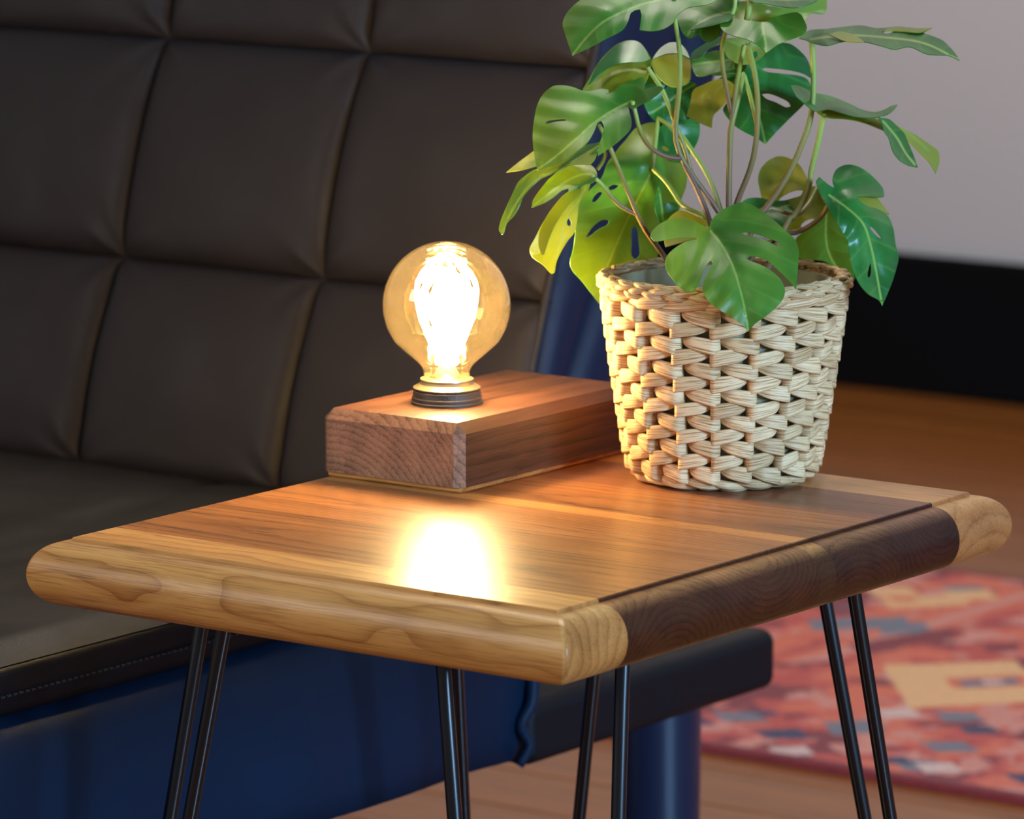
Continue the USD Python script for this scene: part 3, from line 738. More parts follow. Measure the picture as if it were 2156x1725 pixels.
def leaf_piece(v, outline, ctrl, holes=(), rib=None, under=False, crease=3.0, cup=0.0, sp=8.0):
    o = round_outline(pix(v, outline))
    poly = sg.Polygon(o).buffer(0)
    hl = []
    for h in holes:
        hp = sg.Polygon(round_outline(pix(v, h), 4.0)).buffer(0)
        poly = poly.difference(hp)
    if poly.geom_type != 'Polygon':
        poly = max(poly.geoms, key=lambda g: g.area)
    B = [np.array(sg.LineString(r.coords).segmentize(sp).coords)[:-1] for r in [poly.exterior, *poly.interiors]]
    x0, y0, x1, y1 = poly.bounds
    gx, gy = np.meshgrid(np.arange(x0, x1, sp), np.arange(y0, y1, sp * 0.87))
    gx[1::2] += sp / 2
    G = np.stack([gx.ravel(), gy.ravel()], 1)
    import shapely
    inner = poly.buffer(-sp * 0.45)
    G = G[shapely.contains_xy(inner, G[:, 0], G[:, 1])]
    if rib is not None:
        rr = spline(pix(v, rib), 400)
        seg = np.r_[0, np.cumsum(np.linalg.norm(np.diff(rr, axis=0), axis=1))]
        on = np.stack([np.interp(np.arange(0, seg[-1], sp * 0.7), seg, rr[:, k_]) for k_ in (0, 1)], 1)
        on = on[shapely.contains_xy(poly.buffer(-sp * 0.3), on[:, 0], on[:, 1])]
        if len(on):
            G = G[((G[:, None] - on[None]) ** 2).sum(-1).min(1) > (sp * 0.55) ** 2]
            G = np.vstack([G, on])
    Q = np.vstack(B + [G])
    tri = Delaunay(Q).simplices
    cen = Q[tri].mean(1)
    tri = tri[shapely.contains_xy(poly.buffer(0.05), cen[:, 0], cen[:, 1])]
    e1, e2 = Q[tri[:, 1]] - Q[tri[:, 0]], Q[tri[:, 2]] - Q[tri[:, 0]]
    sgn = e1[:, 0] * e2[:, 1] - e1[:, 1] * e2[:, 0]
    tri = tri[np.abs(sgn) > 1e-3]; sgn = sgn[np.abs(sgn) > 1e-3]
    tri[sgn > 0] = tri[sgn > 0][:, ::-1]          # picture y runs down: this turns the faces to the camera
    cp = pix(v, ctrl); cz = np.array([c[2] for c in ctrl], float)
    dz = tps(cp, cz, Q)
    if rib is not None:
        rl = spline(pix(v, rib), 240)
        D2 = ((Q[:, None] - rl[None]) ** 2).sum(-1)
        k = D2.argmin(1); dist = np.sqrt(D2[np.arange(len(Q)), k])
        along = np.r_[0, np.cumsum(np.linalg.norm(np.diff(rl, axis=0), axis=1))][k]
        mm = 3460 / F_PX
        dz = dz + crease * np.exp(-(dist * mm / 5.0) ** 2) + cup * (dist * mm / 40.0) ** 2
        # shallow swells between the side veins
        dz = dz + 0.75 * np.cos(2 * np.pi * 6.0 * (along - 0.75 * dist) * mm / 100.0) * np.clip(dist * mm / 12, 0, 1)
        uv = np.stack([dist * mm / 100.0, along * mm / 100.0], 1)
    else:
        uv = np.tile([0.5, 0.083], (len(Q), 1))
    Pw = lift(Q, dz)
    N = np.zeros_like(Pw); fn = np.cross(Pw[tri[:, 1]] - Pw[tri[:, 0]], Pw[tri[:, 2]] - Pw[tri[:, 0]])
    for c_ in range(3):
        np.add.at(N, tri[:, c_], fn)
    N /= np.linalg.norm(N, axis=1, keepdims=True) + 1e-15
    n = len(Q); th = 0.00028
    front, rear = Pw + N * th, Pw - N * th
    V = [front, rear]; Fc = [tri, tri[:, ::-1] + n]
    uf, ur = uv.copy(), uv.copy()
    (uf if under else ur)[:, 0] += 10.0
    UV = [uf, ur]
    off = 2 * n; s = 0
    for b in B:
        idx = np.arange(s, s + len(b)); s += len(b)
        V += [front[idx], rear[idx]]; UV += [np.tile([0.3, 0.083], (len(b), 1))] * 2
        m_ = len(b); i = np.arange(m_); j = (i + 1) % m_
        q = np.vstack([np.stack([off + i, off + j, off + m_ + j], 1), np.stack([off + i, off + m_ + j, off + m_ + i], 1)])
        Fc.append(q); off += 2 * m_
    return np.vstack(V), np.vstack(Fc), np.vstack(UV)

def leaf(mat, *pieces, label=None):
    V, Fc, UV, off = [], [], [], 0
    for pc in pieces:
        v_, f_, u_ = leaf_piece(**pc)
        V.append(v_); Fc.append(f_ + off); UV.append(u_); off += len(v_)
    obj('leaf', trimesh.Trimesh(np.vstack(V), np.vstack(Fc), process=False), mat, plant, smooth=True, uv=np.vstack(UV), label=label)

L = dict
# A: big leaf at the top left, cut by the frame
leaf('leaf_green', L(v=1, outline=[(738, 420), (712, 350), (688, 275), (664, 180), (690, 110), (735, 55), (800, 0), (890, -70), (1020, -120), (1180, -150), (1360, -150), (1500, -110), (1620, -80), (1760, -60), (1830, -20), (1830, 0), (1750, 38), (1660, 50), (1590, 70), (1540, 110), (1500, 172), (1430, 218), (1340, 236), (1245, 228), (1256, 150), (1260, 110), (1248, 72), (1212, 76), (1178, 100), (1160, 160), (1120, 225), (1000, 290), (850, 368)],
     ctrl=[(1500, -20, -12), (738, 420, -62), (664, 180, -30), (1020, -120, 10), (1340, 236, -48), (1000, 290, -62), (1800, -30, -10), (1000, 60, -40)], rib=[(1500, -20), (1250, 40), (1000, 150), (860, 270), (738, 420)]))
# B: folded leaf below it
leaf('leaf_lime', L(v=1, outline=[(800, 720), (820, 670), (865, 600), (920, 500), (1000, 400), (1080, 335), (1170, 305), (1240, 317), (1290, 370), (1335, 455), (1325, 530), (1280, 640), (1150, 700), (950, 720)],
     ctrl=[(1310, 510, 8), (815, 700, 5), (1170, 305, 30), (1000, 400, 30), (1150, 700, -8)], rib=[(1305, 510), (1180, 495), (1060, 520), (940, 590), (815, 700)], crease=5))
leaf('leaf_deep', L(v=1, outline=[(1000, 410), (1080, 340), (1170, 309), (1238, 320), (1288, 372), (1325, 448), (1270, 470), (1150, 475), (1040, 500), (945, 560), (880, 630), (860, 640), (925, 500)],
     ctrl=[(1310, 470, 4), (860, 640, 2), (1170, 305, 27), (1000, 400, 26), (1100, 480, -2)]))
# C: rounded leaf right of it
leaf('leaf_lime', L(v=1, outline=[(1340, 455), (1400, 370), (1480, 325), (1550, 335), (1602, 390), (1630, 470), (1632, 545), (1618, 625), (1500, 660), (1400, 600), (1345, 510)],
     ctrl=[(1340, 470, 22), (1480, 325, 50), (1620, 620, 30), (1400, 600, 20)], rib=[(1340, 460), (1420, 430), (1520, 420), (1625, 440)], under=True))
leaf('leaf_deep', L(v=1, outline=[(1342, 452), (1400, 368), (1480, 322), (1550, 332), (1600, 385), (1625, 445), (1560, 412), (1470, 405), (1400, 425)], ctrl=[(1340, 470, 17), (1480, 325, 46), (1620, 440, 30)]))
# K, J: dark leaves behind the stems
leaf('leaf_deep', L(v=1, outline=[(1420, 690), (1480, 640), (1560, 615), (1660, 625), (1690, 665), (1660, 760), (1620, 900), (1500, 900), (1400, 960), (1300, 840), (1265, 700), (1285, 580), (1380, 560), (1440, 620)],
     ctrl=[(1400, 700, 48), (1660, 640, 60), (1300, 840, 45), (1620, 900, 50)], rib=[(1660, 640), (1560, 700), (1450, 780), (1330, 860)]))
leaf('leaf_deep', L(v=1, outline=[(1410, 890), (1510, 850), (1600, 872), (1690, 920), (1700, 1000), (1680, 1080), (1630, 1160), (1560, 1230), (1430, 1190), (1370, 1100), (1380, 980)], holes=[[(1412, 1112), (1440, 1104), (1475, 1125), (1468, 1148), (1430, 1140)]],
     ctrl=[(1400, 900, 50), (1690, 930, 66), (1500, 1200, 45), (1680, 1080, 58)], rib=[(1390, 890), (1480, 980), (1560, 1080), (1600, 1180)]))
# L, M, N, O: leaves at the left of the stems
leaf('leaf_lime', L(v=1, outline=[(1655, 680), (1730, 640), (1830, 600), (1895, 600), (1960, 640), (1960, 720), (1900, 770), (1850, 830), (1805, 870), (1792, 968), (1700, 930), (1600, 880), (1630, 780)],
     ctrl=[(1900, 620, 22), (1790, 965, 35), (1655, 680, 40), (1900, 760, 20)], rib=[(1920, 620), (1840, 680), (1800, 790), (1790, 960)], under=True))
leaf('leaf_green', L(v=1, outline=[(1638, 465), (1690, 430), (1790, 390), (1850, 385), (1960, 400), (1960, 520), (1860, 540), (1800, 555), (1720, 580), (1675, 573), (1648, 530)],
     ctrl=[(1950, 460, 18), (1640, 470, 30), (1790, 390, 40), (1720, 580, 20)], rib=[(1960, 450), (1800, 470), (1650, 490)]))
leaf('leaf_deep', L(v=1, outline=[(1634, 462), (1640, 405), (1700, 358), (1800, 300), (1900, 262), (1890, 310), (1790, 362), (1700, 432)],
     ctrl=[(1890, 270, 5), (1640, 440, 10), (1790, 362, 0)]))
leaf('leaf_green', L(v=1, outline=[(1530, 130), (1590, 70), (1680, 35), (1790, 5), (1930, -30), (2000, 20), (1950, 100), (1890, 150), (1870, 200), (1850, 270), (1760, 322), (1700, 275), (1690, 255), (1620, 292), (1570, 250), (1545, 190)],
     ctrl=[(1960, 60, -4), (1530, 130, 6), (1690, 260, -18), (1790, 0, 18), (1760, 322, -16)], rib=[(1960, 90), (1840, 110), (1730, 160), (1640, 225), (1610, 270)]))
leaf('leaf_deep', L(v=1, outline=[(1630, 232), (1700, 170), (1800, 120), (1870, 118), (1960, 110), (1930, 150), (1840, 178), (1740, 205), (1680, 218)], ctrl=[(1950, 115, -14), (1640, 225, -18), (1800, 180, -22)]))
leaf('leaf_lime', L(v=2, outline=[(85, 290), (240, 290), (420, 380), (350, 455), (230, 490), (110, 430)], ctrl=[(100, 290, 26), (400, 390, 30), (220, 480, 20)], rib=[(100, 300), (220, 350), (360, 430)], under=True))
# P: leaves at the very top
leaf('leaf_green', L(v=2, outline=[(60, 120), (120, 40), (230, 10), (320, 20), (450, 50), (600, 62), (720, 40), (810, -10), (865, 0), (862, 75), (840, 105), (745, 100), (690, 168), (560, 200), (400, 200), (230, 170)],
     holes=[[(398, 85), (425, 70), (448, 85), (430, 102), (405, 100)]], ctrl=[(200, 60, 12), (850, 80, 24), (560, 200, 2), (600, 60, 20)], rib=[(230, 90), (450, 105), (650, 110), (850, 80)], under=True))
leaf('leaf_deep', L(v=2, outline=[(290, 10), (400, 30), (520, 52), (620, 60), (710, 42), (790, 8), (820, -20), (700, -80), (400, -80), (250, -40)],
     ctrl=[(280, -20, -2), (800, -10, -18), (600, 60, -34), (500, -80, 30)], rib=[(280, -20), (540, 0), (800, -10)]))
# Q: curled leaf in front of the stems
leaf('leaf_green', L(v=2, outline=[(55, 182), (70, 150), (110, 136), (200, 150), (300, 160), (380, 170), (450, 140), (540, 110), (640, 95), (672, 112), (692, 150), (715, 215), (690, 260), (620, 290), (510, 330), (405, 402), (340, 340), (260, 300), (150, 270), (80, 235)],
     ctrl=[(380, 172, -32), (60, 180, -24), (715, 215, -30), (405, 402, -66), (640, 95, -8), (150, 270, -50)], rib=[(378, 172), (385, 240), (400, 320), (405, 400)], crease=3.5))
# R: flat leaf at the right
leaf('leaf_deep', L(v=2, outline=[(655, 292), (720, 237), (860, 221), (1000, 205), (1120, 194), (1230, 214), (1300, 214), (1400, 204), (1550, 216), (1660, 214), (1590, 250), (1690, 285), (1750, 315), (1800, 365), (1840, 410), (1868, 458), (1790, 422), (1700, 418), (1620, 410), (1490, 356), (1380, 376), (1280, 350), (1160, 320), (990, 316), (870, 346), (770, 330), (700, 302)],
     holes=[[(1285, 242), (1330, 232), (1375, 238), (1350, 252), (1305, 258)]], ctrl=[(740, 310, 0), (1868, 458, -16), (1000, 205, 38), (1550, 216, 32), (870, 346, -36), (1380, 376, -36), (1660, 214, 36)], rib=[(740, 300), (1000, 270), (1300, 285), (1600, 330), (1868, 458)], crease=1.5))
leaf('leaf_lime', L(v=2, outline=[(880, 262), (960, 240), (1040, 256), (1110, 290), (1150, 322), (1000, 312)], ctrl=[(880, 262, -8), (1150, 322, -34), (1000, 240, -4)], under=True))
leaf('leaf_lime', L(v=2, outline=[(1290, 236), (1330, 216), (1420, 206), (1550, 218), (1656, 215), (1570, 246), (1450, 240), (1370, 236)], ctrl=[(1290, 236, 16), (1656, 215, 32), (1420, 206, 34)], under=True))
# S: dark slit leaf behind the stems
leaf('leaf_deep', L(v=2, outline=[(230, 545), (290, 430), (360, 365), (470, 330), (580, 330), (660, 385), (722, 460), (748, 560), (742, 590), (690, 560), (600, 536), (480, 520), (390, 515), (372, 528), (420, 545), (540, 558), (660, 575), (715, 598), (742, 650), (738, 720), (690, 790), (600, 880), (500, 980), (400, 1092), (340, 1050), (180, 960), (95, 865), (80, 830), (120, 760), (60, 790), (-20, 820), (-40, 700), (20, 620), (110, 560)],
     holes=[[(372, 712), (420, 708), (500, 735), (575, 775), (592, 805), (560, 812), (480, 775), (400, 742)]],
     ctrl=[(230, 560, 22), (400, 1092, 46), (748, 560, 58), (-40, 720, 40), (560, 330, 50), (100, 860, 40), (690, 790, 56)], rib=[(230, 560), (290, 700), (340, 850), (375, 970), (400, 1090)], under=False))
leaf('leaf_green', L(v=2, outline=[(-60, 480), (20, 420), (110, 400), (220, 440), (320, 520), (240, 560), (100, 570), (-20, 560)], ctrl=[(230, 540, 28), (-50, 490, 50), (100, 400, 46)], rib=[(240, 545), (110, 500), (-40, 500)]))
# T: curling leaf at the far right
leaf('leaf_deep', L(v=2, outline=[(588, 648), (650, 650), (760, 700), (870, 722), (1000, 770), (1130, 830), (1230, 850), (1300, 832), (1360, 802), (1400, 794), (1370, 835), (1300, 878), (1200, 892), (1080, 882), (960, 850), (870, 832), (780, 842), (690, 780), (620, 712)],
     ctrl=[(830, 840, -6), (588, 648, 4), (760, 700, 30), (1130, 830, 30), (1400, 794, 20), (1080, 882, -24), (960, 850, -22)]),
     L(v=2, outline=[(1295, 990), (1280, 930), (1250, 890), (1340, 905), (1400, 960), (1450, 1010), (1480, 1080), (1510, 1150), (1553, 1268), (1480, 1252), (1400, 1200), (1358, 1130), (1335, 1050)], ctrl=[(1280, 900, -14), (1553, 1268, -34), (1358, 1130, -36), (1480, 1080, -10)], rib=[(1290, 920), (1390, 1040), (1460, 1160), (1540, 1260)]))
leaf('leaf_lime', L(v=2, outline=[(775, 825), (830, 812), (900, 838), (1000, 862), (1100, 886), (1220, 896), (1310, 905), (1420, 965), (1550, 1030), (1650, 1100), (1702, 1140), (1718, 1205), (1690, 1314), (1645, 1238), (1560, 1150), (1480, 1070), (1400, 1010), (1290, 986), (1150, 932), (1000, 902), (870, 892), (800, 862)],
     ctrl=[(830, 840, -2), (1690, 1314, 8), (1290, 990, -10), (1220, 896, 12), (1718, 1205, 26)], rib=[(830, 850), (1000, 880), (1290, 945), (1480, 1010), (1640, 1150)], under=True))
# U, V: leaves behind at the right
leaf('leaf_lime', L(v=4, outline=[(735, 440), (715, 350), (704, 280), (722, 205), (780, 140), (860, 105), (940, 118), (1010, 160), (1060, 240), (1100, 330), (1170, 330), (1220, 400), (1225, 480), (1170, 560), (1140, 600), (1020, 690), (930, 700), (820, 600), (740, 520)],
     holes=[[(855, 455), (870, 425), (930, 385), (1000, 362), (1045, 365), (1030, 400), (960, 425), (900, 465), (868, 472)], [(1022, 640), (1040, 612), (1090, 582), (1132, 578), (1128, 598), (1080, 622), (1045, 642)]],
     ctrl=[(1150, 340, 50), (704, 280, 72), (860, 105, 80), (1020, 690, 42), (740, 500, 60)], rib=[(1150, 340), (1040, 300), (920, 265), (800, 280)], under=True))
leaf('leaf_deep', L(v=4, outline=[(560, 470), (620, 428), (720, 420), (800, 440), (900, 440), (1000, 420), (1060, 450), (1000, 560), (900, 640), (760, 600)], ctrl=[(560, 470, 36), (1060, 450, 58), (760, 600, 30)], rib=[(700, 520), (850, 500), (1040, 450)]))
leaf('leaf_green', L(v=4, outline=[(990, 730), (1060, 670), (1150, 600), (1215, 500), (1290, 520), (1360, 660), (1400, 780), (1420, 900), (1436, 1035), (1330, 990), (1210, 900), (1010, 870)], ctrl=[(1220, 500, 52), (1436, 1035, 84), (1000, 740, 66), (1010, 870, 78)], rib=[(1222, 520), (1218, 640), (1222, 760), (1260, 880), (1330, 990)]))
# W: drooping leaf at the right of the basket
leaf('leaf_deep', L(v=4, outline=[(1145, 290), (1165, 262), (1250, 330), (1285, 345), (1268, 290), (1290, 212), (1370, 170), (1450, 180), (1530, 225), (1600, 290), (1650, 355), (1658, 412), (1600, 420), (1520, 410), (1448, 412), (1470, 440), (1530, 482), (1620, 510), (1680, 552), (1722, 640), (1745, 780), (1766, 868), (1750, 950), (1720, 1050), (1690, 1130), (1643, 1238), (1622, 1198), (1540, 1150), (1470, 1070), (1420, 960), (1400, 860), (1380, 745), (1320, 640), (1250, 520), (1180, 400)],
     holes=[[(1545, 638), (1565, 640), (1610, 685), (1642, 728), (1618, 722), (1575, 682)], [(1553, 905), (1558, 925), (1556, 1000), (1545, 1025), (1532, 1018), (1538, 960)]],
     ctrl=[(1240, 400, -14), (1643, 1238, -40), (1145, 290, -14), (1290, 212, 12), (1450, 175, 26), (1658, 412, 22), (1380, 745, -36), (1766, 868, -4), (1420, 960, -44), (1530, 620, -30), (1400, 480, -24)], rib=[(1240, 400), (1380, 500), (1500, 620), (1560, 800), (1600, 1000), (1640, 1230)], crease=5))
leaf('leaf_lime', L(v=4, outline=[(1440, 414), (1520, 408), (1602, 422), (1650, 480), (1695, 545), (1600, 510), (1528, 482), (1470, 445)], ctrl=[(1440, 414, -8), (1695, 545, 14), (1602, 422, 16)], under=True))
# D: large leaf at the left
leaf('leaf_green', L(v=1, outline=[(473, 1288), (450, 1180), (437, 1030), (450, 900), (475, 790), (520, 710), (590, 655), (655, 647), (740, 660), (820, 690), (890, 688), (960, 672), (1010, 680), (1012, 705), (980, 715), (1040, 700), (1100, 645), (1200, 610), (1272, 588), (1288, 612), (1278, 680), (1350, 660), (1410, 655), (1426, 668), (1390, 710), (1320, 760), (1240, 800), (1190, 828), (1160, 800), (1165, 830), (1185, 920), (1175, 980), (1120, 1040), (1050, 1100), (930, 1182), (938, 1100), (960, 1030), (975, 955), (955, 915), (930, 928), (900, 1000), (850, 1080), (780, 1140), (680, 1210), (570, 1260)],
     holes=[[(525, 938), (545, 918), (610, 905), (685, 902), (690, 915), (620, 922), (550, 936)]],
     ctrl=[(1190, 770, -22), (473, 1288, -74), (437, 1030, -40), (655, 647, -8), (1272, 588, -6), (1426, 668, -26), (930, 1182, -66), (780, 1140, -72), (800, 900, -42)], rib=[(1190, 765), (1050, 835), (910, 925), (780, 1040), (620, 1180), (475, 1286)], crease=3))
# E, F: pointed leaves hanging out to the left
leaf('leaf_lime', L(v=1, outline=[(238, 1305), (330, 1230), (440, 1148), (560, 1050), (680, 1040), (680, 1180), (560, 1240), (480, 1254), (360, 1286)], ctrl=[(238, 1305, 0), (680, 1100, 12), (560, 1240, -6)], rib=[(238, 1303), (420, 1210), (660, 1100)]))
leaf('leaf_green', L(v=3, outline=[(202, 698), (183, 670), (198, 590), (240, 490), (300, 360), (332, 298), (380, 255), (450, 210), (560, 183), (640, 150), (720, 95), (820, 30), (940, 0), (945, 40), (800, 130), (700, 178), (600, 230), (500, 275), (425, 340), (355, 425), (345, 460), (300, 548), (240, 612), (216, 690)],
     ctrl=[(940, 20, -4), (202, 698, -36), (332, 298, 8), (560, 183, 14), (500, 275, -22), (300, 548, -28)], rib=[(940, 30), (700, 170), (490, 272), (380, 370), (280, 520), (205, 690)], crease=1.5))
leaf('leaf_lime', L(v=3, outline=[(690, 178), (780, 135), (870, 80), (940, 28), (925, 80), (900, 140), (870, 170), (800, 165)], ctrl=[(690, 178, -12), (940, 28, -6), (870, 170, -20)], under=True))
# H: drooping lobed leaf
leaf('leaf_green', L(v=3, outline=[(428, 494), (440, 440), (500, 350), (580, 260), (680, 190), (800, 163), (885, 178), (925, 240), (900, 300), (830, 320), (760, 350), (712, 384), (706, 348), (660, 362), (600, 410), (530, 455)],
     ctrl=[(890, 250, -4), (428, 494, -36), (680, 190, 12), (600, 410, -34), (800, 330, -18)], rib=[(890, 245), (790, 250), (640, 330), (440, 485)], crease=2))
leaf('leaf_lime', L(v=3, outline=[(583, 996), (520, 932), (430, 862), (414, 805), (450, 732), (520, 600), (600, 480), (700, 390), (800, 345), (880, 290), (850, 380), (790, 450), (775, 560), (752, 680), (712, 732), (650, 832), (612, 920), (600, 988)],
     holes=[[(708, 570), (728, 600), (722, 635), (700, 628), (694, 595)]], ctrl=[(880, 290, -2), (583, 996, -22), (414, 805, -16), (775, 560, 10), (600, 480, -14)], rib=[(870, 285), (780, 440), (690, 570), (640, 760), (590, 990)], crease=3),
     L(v=3, outline=[(507, 856), (482, 780), (490, 680), (540, 570), (600, 480), (680, 392), (760, 352), (808, 352), (790, 400), (705, 482), (640, 572), (590, 660), (548, 770), (522, 850)], ctrl=[(808, 352, -16), (507, 856, -46), (540, 570, -26), (640, 572, -36)]))
# I: big slit leaf behind them
leaf('leaf_green', L(v=3, outline=[(938, 1218), (880, 1140), (800, 1040), (735, 965), (718, 905), (738, 830), (758, 700), (764, 520), (800, 440), (860, 370), (960, 260), (1000, 160), (1050, 90), (1140, -20), (1220, -110), (1330, -150), (1420, -130), (1500, -40), (1580, 100), (1605, 200), (1595, 330), (1560, 430), (1540, 520), (1490, 570), (1420, 640), (1385, 720), (1380, 860), (1250, 980), (1160, 1040), (1060, 1100), (985, 1160)],
     holes=[[(835, 725), (860, 680), (910, 620), (970, 583), (1015, 588), (1005, 620), (940, 655), (880, 700)], [(1185, 860), (1184, 760), (1188, 650), (1206, 628), (1226, 660), (1240, 760), (1242, 862), (1215, 885)], [(884, 450), (900, 410), (945, 372), (965, 380), (950, 405), (905, 452)], [(1010, 340), (1050, 318), (1088, 325), (1060, 352), (1020, 362)]],
     ctrl=[(1345, 200, 26), (938, 1218, 56), (718, 905, 36), (764, 520, 34), (1220, -110, 60), (1580, 150, 64), (1540, 520, 74), (1385, 800, 98), (1200, 1000, 98), (1060, 1100, 82)], rib=[(1345, 200), (1240, 410), (1150, 590), (1060, 790), (985, 980), (940, 1212)], crease=3.5))
leaf('leaf_deep', L(v=3, outline=[(1385, 330), (1410, 400), (1432, 470), (1500, 450), (1532, 482), (1522, 540), (1450, 580), (1400, 610), (1360, 500)], ctrl=[(1385, 330, 20), (1522, 540, 26), (1400, 610, 14)], rib=[(1390, 340), (1410, 480), (1420, 590)]))
# Y: yellow leaf behind the front leaf
leaf('leaf_lime', L(v=3, outline=[(1432, 735), (1440, 792), (1540, 765), (1650, 735), (1770, 720), (1800, 620), (1740, 545), (1660, 510), (1560, 512), (1480, 560), (1440, 640)], ctrl=[(1770, 650, -8), (1440, 792, -30), (1560, 512, 10)], rib=[(1770, 650), (1640, 640), (1450, 740)], under=True))
# X: the big front leaf
leaf('leaf_green', L(v=4, outline=[(332, 655), (360, 580), (420, 520), (500, 480), (565, 456), (640, 466), (720, 510), (800, 570), (870, 630), (922, 680), (972, 722), (1002, 772), (1013, 835), (1005, 950), (994, 1112), (940, 1050), (870, 980), (810, 922), (760, 886), (700, 866), (648, 862), (616, 872), (618, 886), (655, 902), (705, 920), (755, 942), (800, 970), (850, 1010), (890, 1062), (908, 1130), (890, 1190), (830, 1260), (745, 1330), (682, 1372), (629, 1434), (600, 1392), (500, 1322), (420, 1272), (340, 1212), (296, 1150), (285, 1090), (308, 1020), (348, 950), (360, 906), (345, 896), (320, 922), (290, 980), (260, 1060), (235, 1112), (200, 1129), (140, 1116), (60, 1040), (10, 960), (0, 900), (22, 850), (90, 790), (170, 748), (228, 738), (250, 730), (235, 722), (190, 721), (100, 725), (20, 736), (-84, 746), (-112, 716), (-107, 690), (-77, 650), (-7, 602), (93, 575), (203, 590), (283, 630)],
     holes=[[(578, 686), (600, 680), (650, 686), (725, 702), (800, 732), (862, 758), (882, 780), (852, 786), (780, 752), (700, 722), (620, 704)]],
     ctrl=[(345, 672, -46), (629, 1434, -112), (1005, 950, -84), (994, 1112, -96), (565, 456, -38), (-112, 716, -66), (0, 900, -86), (200, 1129, -100), (285, 1090, -100), (908, 1130, -102), (560, 1000, -92), (780, 640, -58)], rib=[(345, 672), (430, 780), (510, 930), (570, 1120), (610, 1290), (630, 1430)], crease=3.2, cup=1.5))

# petioles: view, points (x, y, mm), radius at the pot and at the leaf (mm)
def stem(v, pts, r0=2.0, r1=1.6, t0=0.0, t1=1.0):
    """points run from the leaf down to the pot"""
    p = np.array(pts, float)[::-1]
    w = lift(pix(v, p), p[:, 2])
    c_ = spline(w, 26)
    rad = np.linspace(r0, r1, 26) / 1000
    m = tube(c_, rad, 9)
    uv = np.vstack([np.repeat(np.stack([np.zeros(26), np.linspace(t0, t1, 26)], 1), 9, 0), [[0, t0], [0, t1]]])
    obj('stem', m, 'stem', plant, smooth=True, uv=uv)
stem(1, [(1502, -20, -12), (1505, 60, -10), (1520, 200, -8), (1545, 350, -6), (1552, 520, -4), (1545, 700, -2), (1522, 900, 0), (1516, 1020, 0), (1530, 1110, 0), (1562, 1195, 0), (1640, 1320, 0), (1740, 1460, 0), (1840, 1600, 0), (1890, 1760, 0), (1900, 2600, 0)], 2.3, 1.6)
stem(1, [(1305, 512, 8), (1400, 650, 6), (1470, 800, 4), (1520, 950, 2), (1590, 1130, 3), (1640, 1320, 2)], 1.7, 1.6, 0.55, 1.0)
stem(1, [(1192, 768, -22), (1215, 860, -22), (1240, 960, -20), (1285, 1060, -14), (1350, 1135, -8), (1450, 1185, -4), (1562, 1200, 0)], 1.8, 1.5, 0.2, 1.0)
stem(1, [(1380, 890, 48), (1470, 950, 36), (1560, 1020, 26), (1650, 1150, 18), (1740, 1290, 12), (1810, 1440, 8), (1860, 1600, 4), (1890, 1760, 0), (1870, 2600, 6)], 1.8, 1.5, 0.3, 1.0)
stem(1, [(1388, 900, 46), (1376, 1000, 40), (1362, 1120, 34), (1345, 1280, 30)], 1.5, 1.5, 0.7, 1.0)
stem(1, [(940, 950, -18), (985, 1040, -6), (1060, 1200, 6)], 1.4, 1.4, 0.8, 1.0)
stem(3, [(1018, 30, -10), (1060, 130, -8), (1120, 280, -4), (1180, 430, 2), (1230, 550, 8), (1300, 680, 20), (1380, 790, 34), (1460, 900, 40), (1640, 1100, 20), (1860, 1540, 4)], 2.0, 1.6, 0.0, 0.75)
stem(3, [(885, 250, -4), (960, 320, -2), (1040, 420, 2), (1120, 490, 5), (1232, 545, 8)], 1.7, 1.5, 0.3, 1.0)
stem(3, [(940, 25, -6), (985, 80, -4), (970, 140, 0), (930, 200, 4)], 1.4, 1.4, 0.75, 1.0)
stem(3, [(1345, 200, 26), (1430, 280, 20), (1490, 360, 16), (1540, 440, 12), (1600, 495, 8), (1690, 530, 4), (1780, 600, 2), (1880, 900, 2), (1890, 1540, 2)], 1.7, 1.6, 0.35, 0.95)
stem(3, [(1580, 160, 0), (1650, 290, -2), (1705, 410, -4), (1750, 520, -6), (1790, 640, -8), (1830, 760, -4), (1880, 1540, -6)], 2.0, 1.9, 0.1, 0.4)
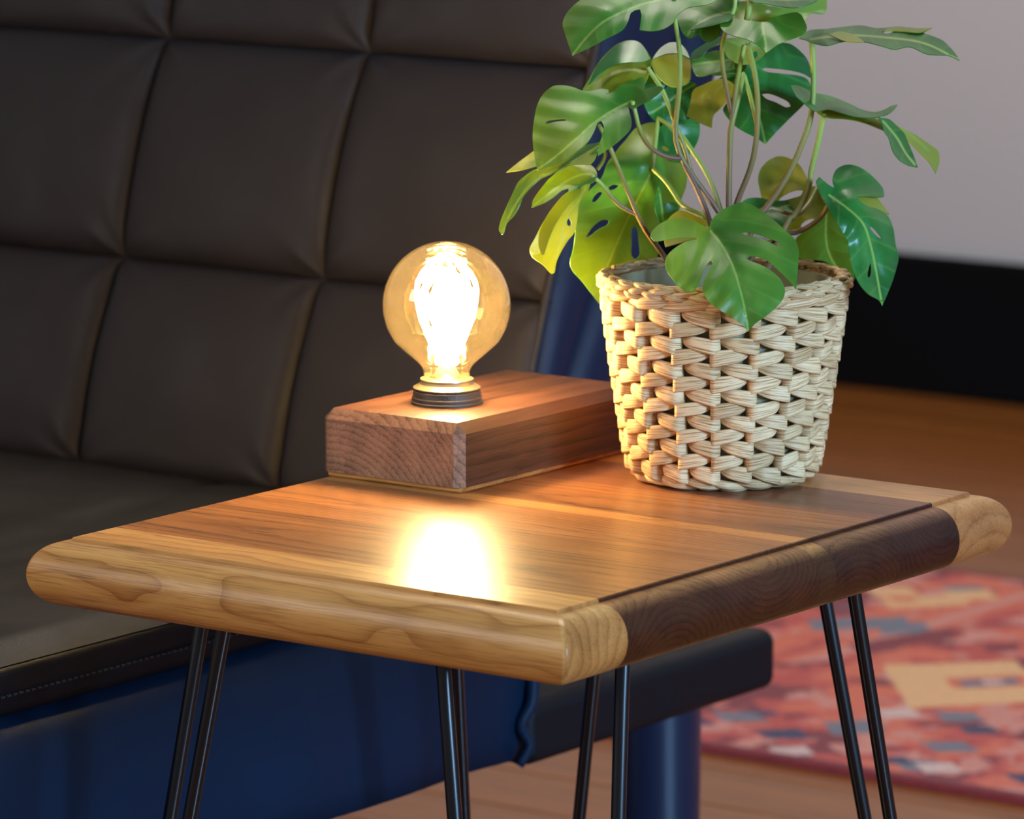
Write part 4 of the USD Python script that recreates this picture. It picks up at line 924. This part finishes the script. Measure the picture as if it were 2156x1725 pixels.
stem(2, [(175, -20, -6), (165, 60, -8), (140, 130, -10)], 1.7, 1.5, 0.8, 1.0)
stem(2, [(285, -20, -4), (275, 80, -4), (262, 150, -4)], 2.3, 2.3, 0.8, 1.0)
stem(2, [(95, 240, -24), (72, 360, -12), (80, 520, -6), (112, 700, -2), (140, 850, 0)], 1.7, 1.5, 0.4, 0.95)
stem(2, [(240, 340, -8), (205, 520, -6), (180, 660, -3), (160, 800, -1), (145, 900, 0)], 1.8, 1.6, 0.5, 1.0)
stem(2, [(232, 560, 20), (215, 640, 10), (195, 740, 4), (165, 860, 0), (138, 980, 0), (132, 1100, 0), (126, 1300, 0), (124, 1480, 0), (126, 1640, 0), (118, 1800, 0), (96, 2600, 2)], 2.6, 1.8, 0.0, 0.85)
stem(2, [(268, 330, -26), (300, 460, -16), (325, 580, -12), (343, 760, -8), (340, 940, -6), (326, 1100, -4), (295, 1250, -2), (240, 1400, 0), (180, 1550, 2), (150, 1760, 0), (110, 2600, -4)], 2.2, 1.8, 0.05, 0.85)
stem(2, [(242, 570, 22), (275, 690, 16), (310, 830, 8), (336, 940, 0)], 1.5, 1.4, 0.6, 1.0)
stem(2, [(752, 315, 0), (758, 420, 2), (766, 560, 4), (762, 740, 4), (735, 930, 4), (690, 1060, 4), (620, 1230, 4), (520, 1410, 4), (410, 1570, 4), (300, 1720, 2), (150, 2600, 4)], 2.2, 2.0, 0.05, 0.95)
stem(2, [(842, 860, -4), (820, 980, -2), (790, 1120, 0), (752, 1270, 2), (735, 1390, 2), (695, 1510, 2), (620, 1630, 2), (540, 1740, 0), (200, 2600, 0)], 2.1, 2.0, 0.1, 0.98)
stem(4, [(1242, 460, -14), (1222, 500, -10), (1185, 560, -4), (1100, 630, 2), (1000, 680, 6), (900, 700, 6), (640, 900, 4), (480, 1540, 4)], 2.0, 1.8, 0.0, 0.6)
stem(4, [(1155, 335, 50), (1110, 430, 40), (1060, 500, 30), (1000, 545, 22), (900, 530, 14), (780, 505, 8), (560, 700, 6), (460, 1540, 6)], 1.9, 1.6, 0.0, 0.8)
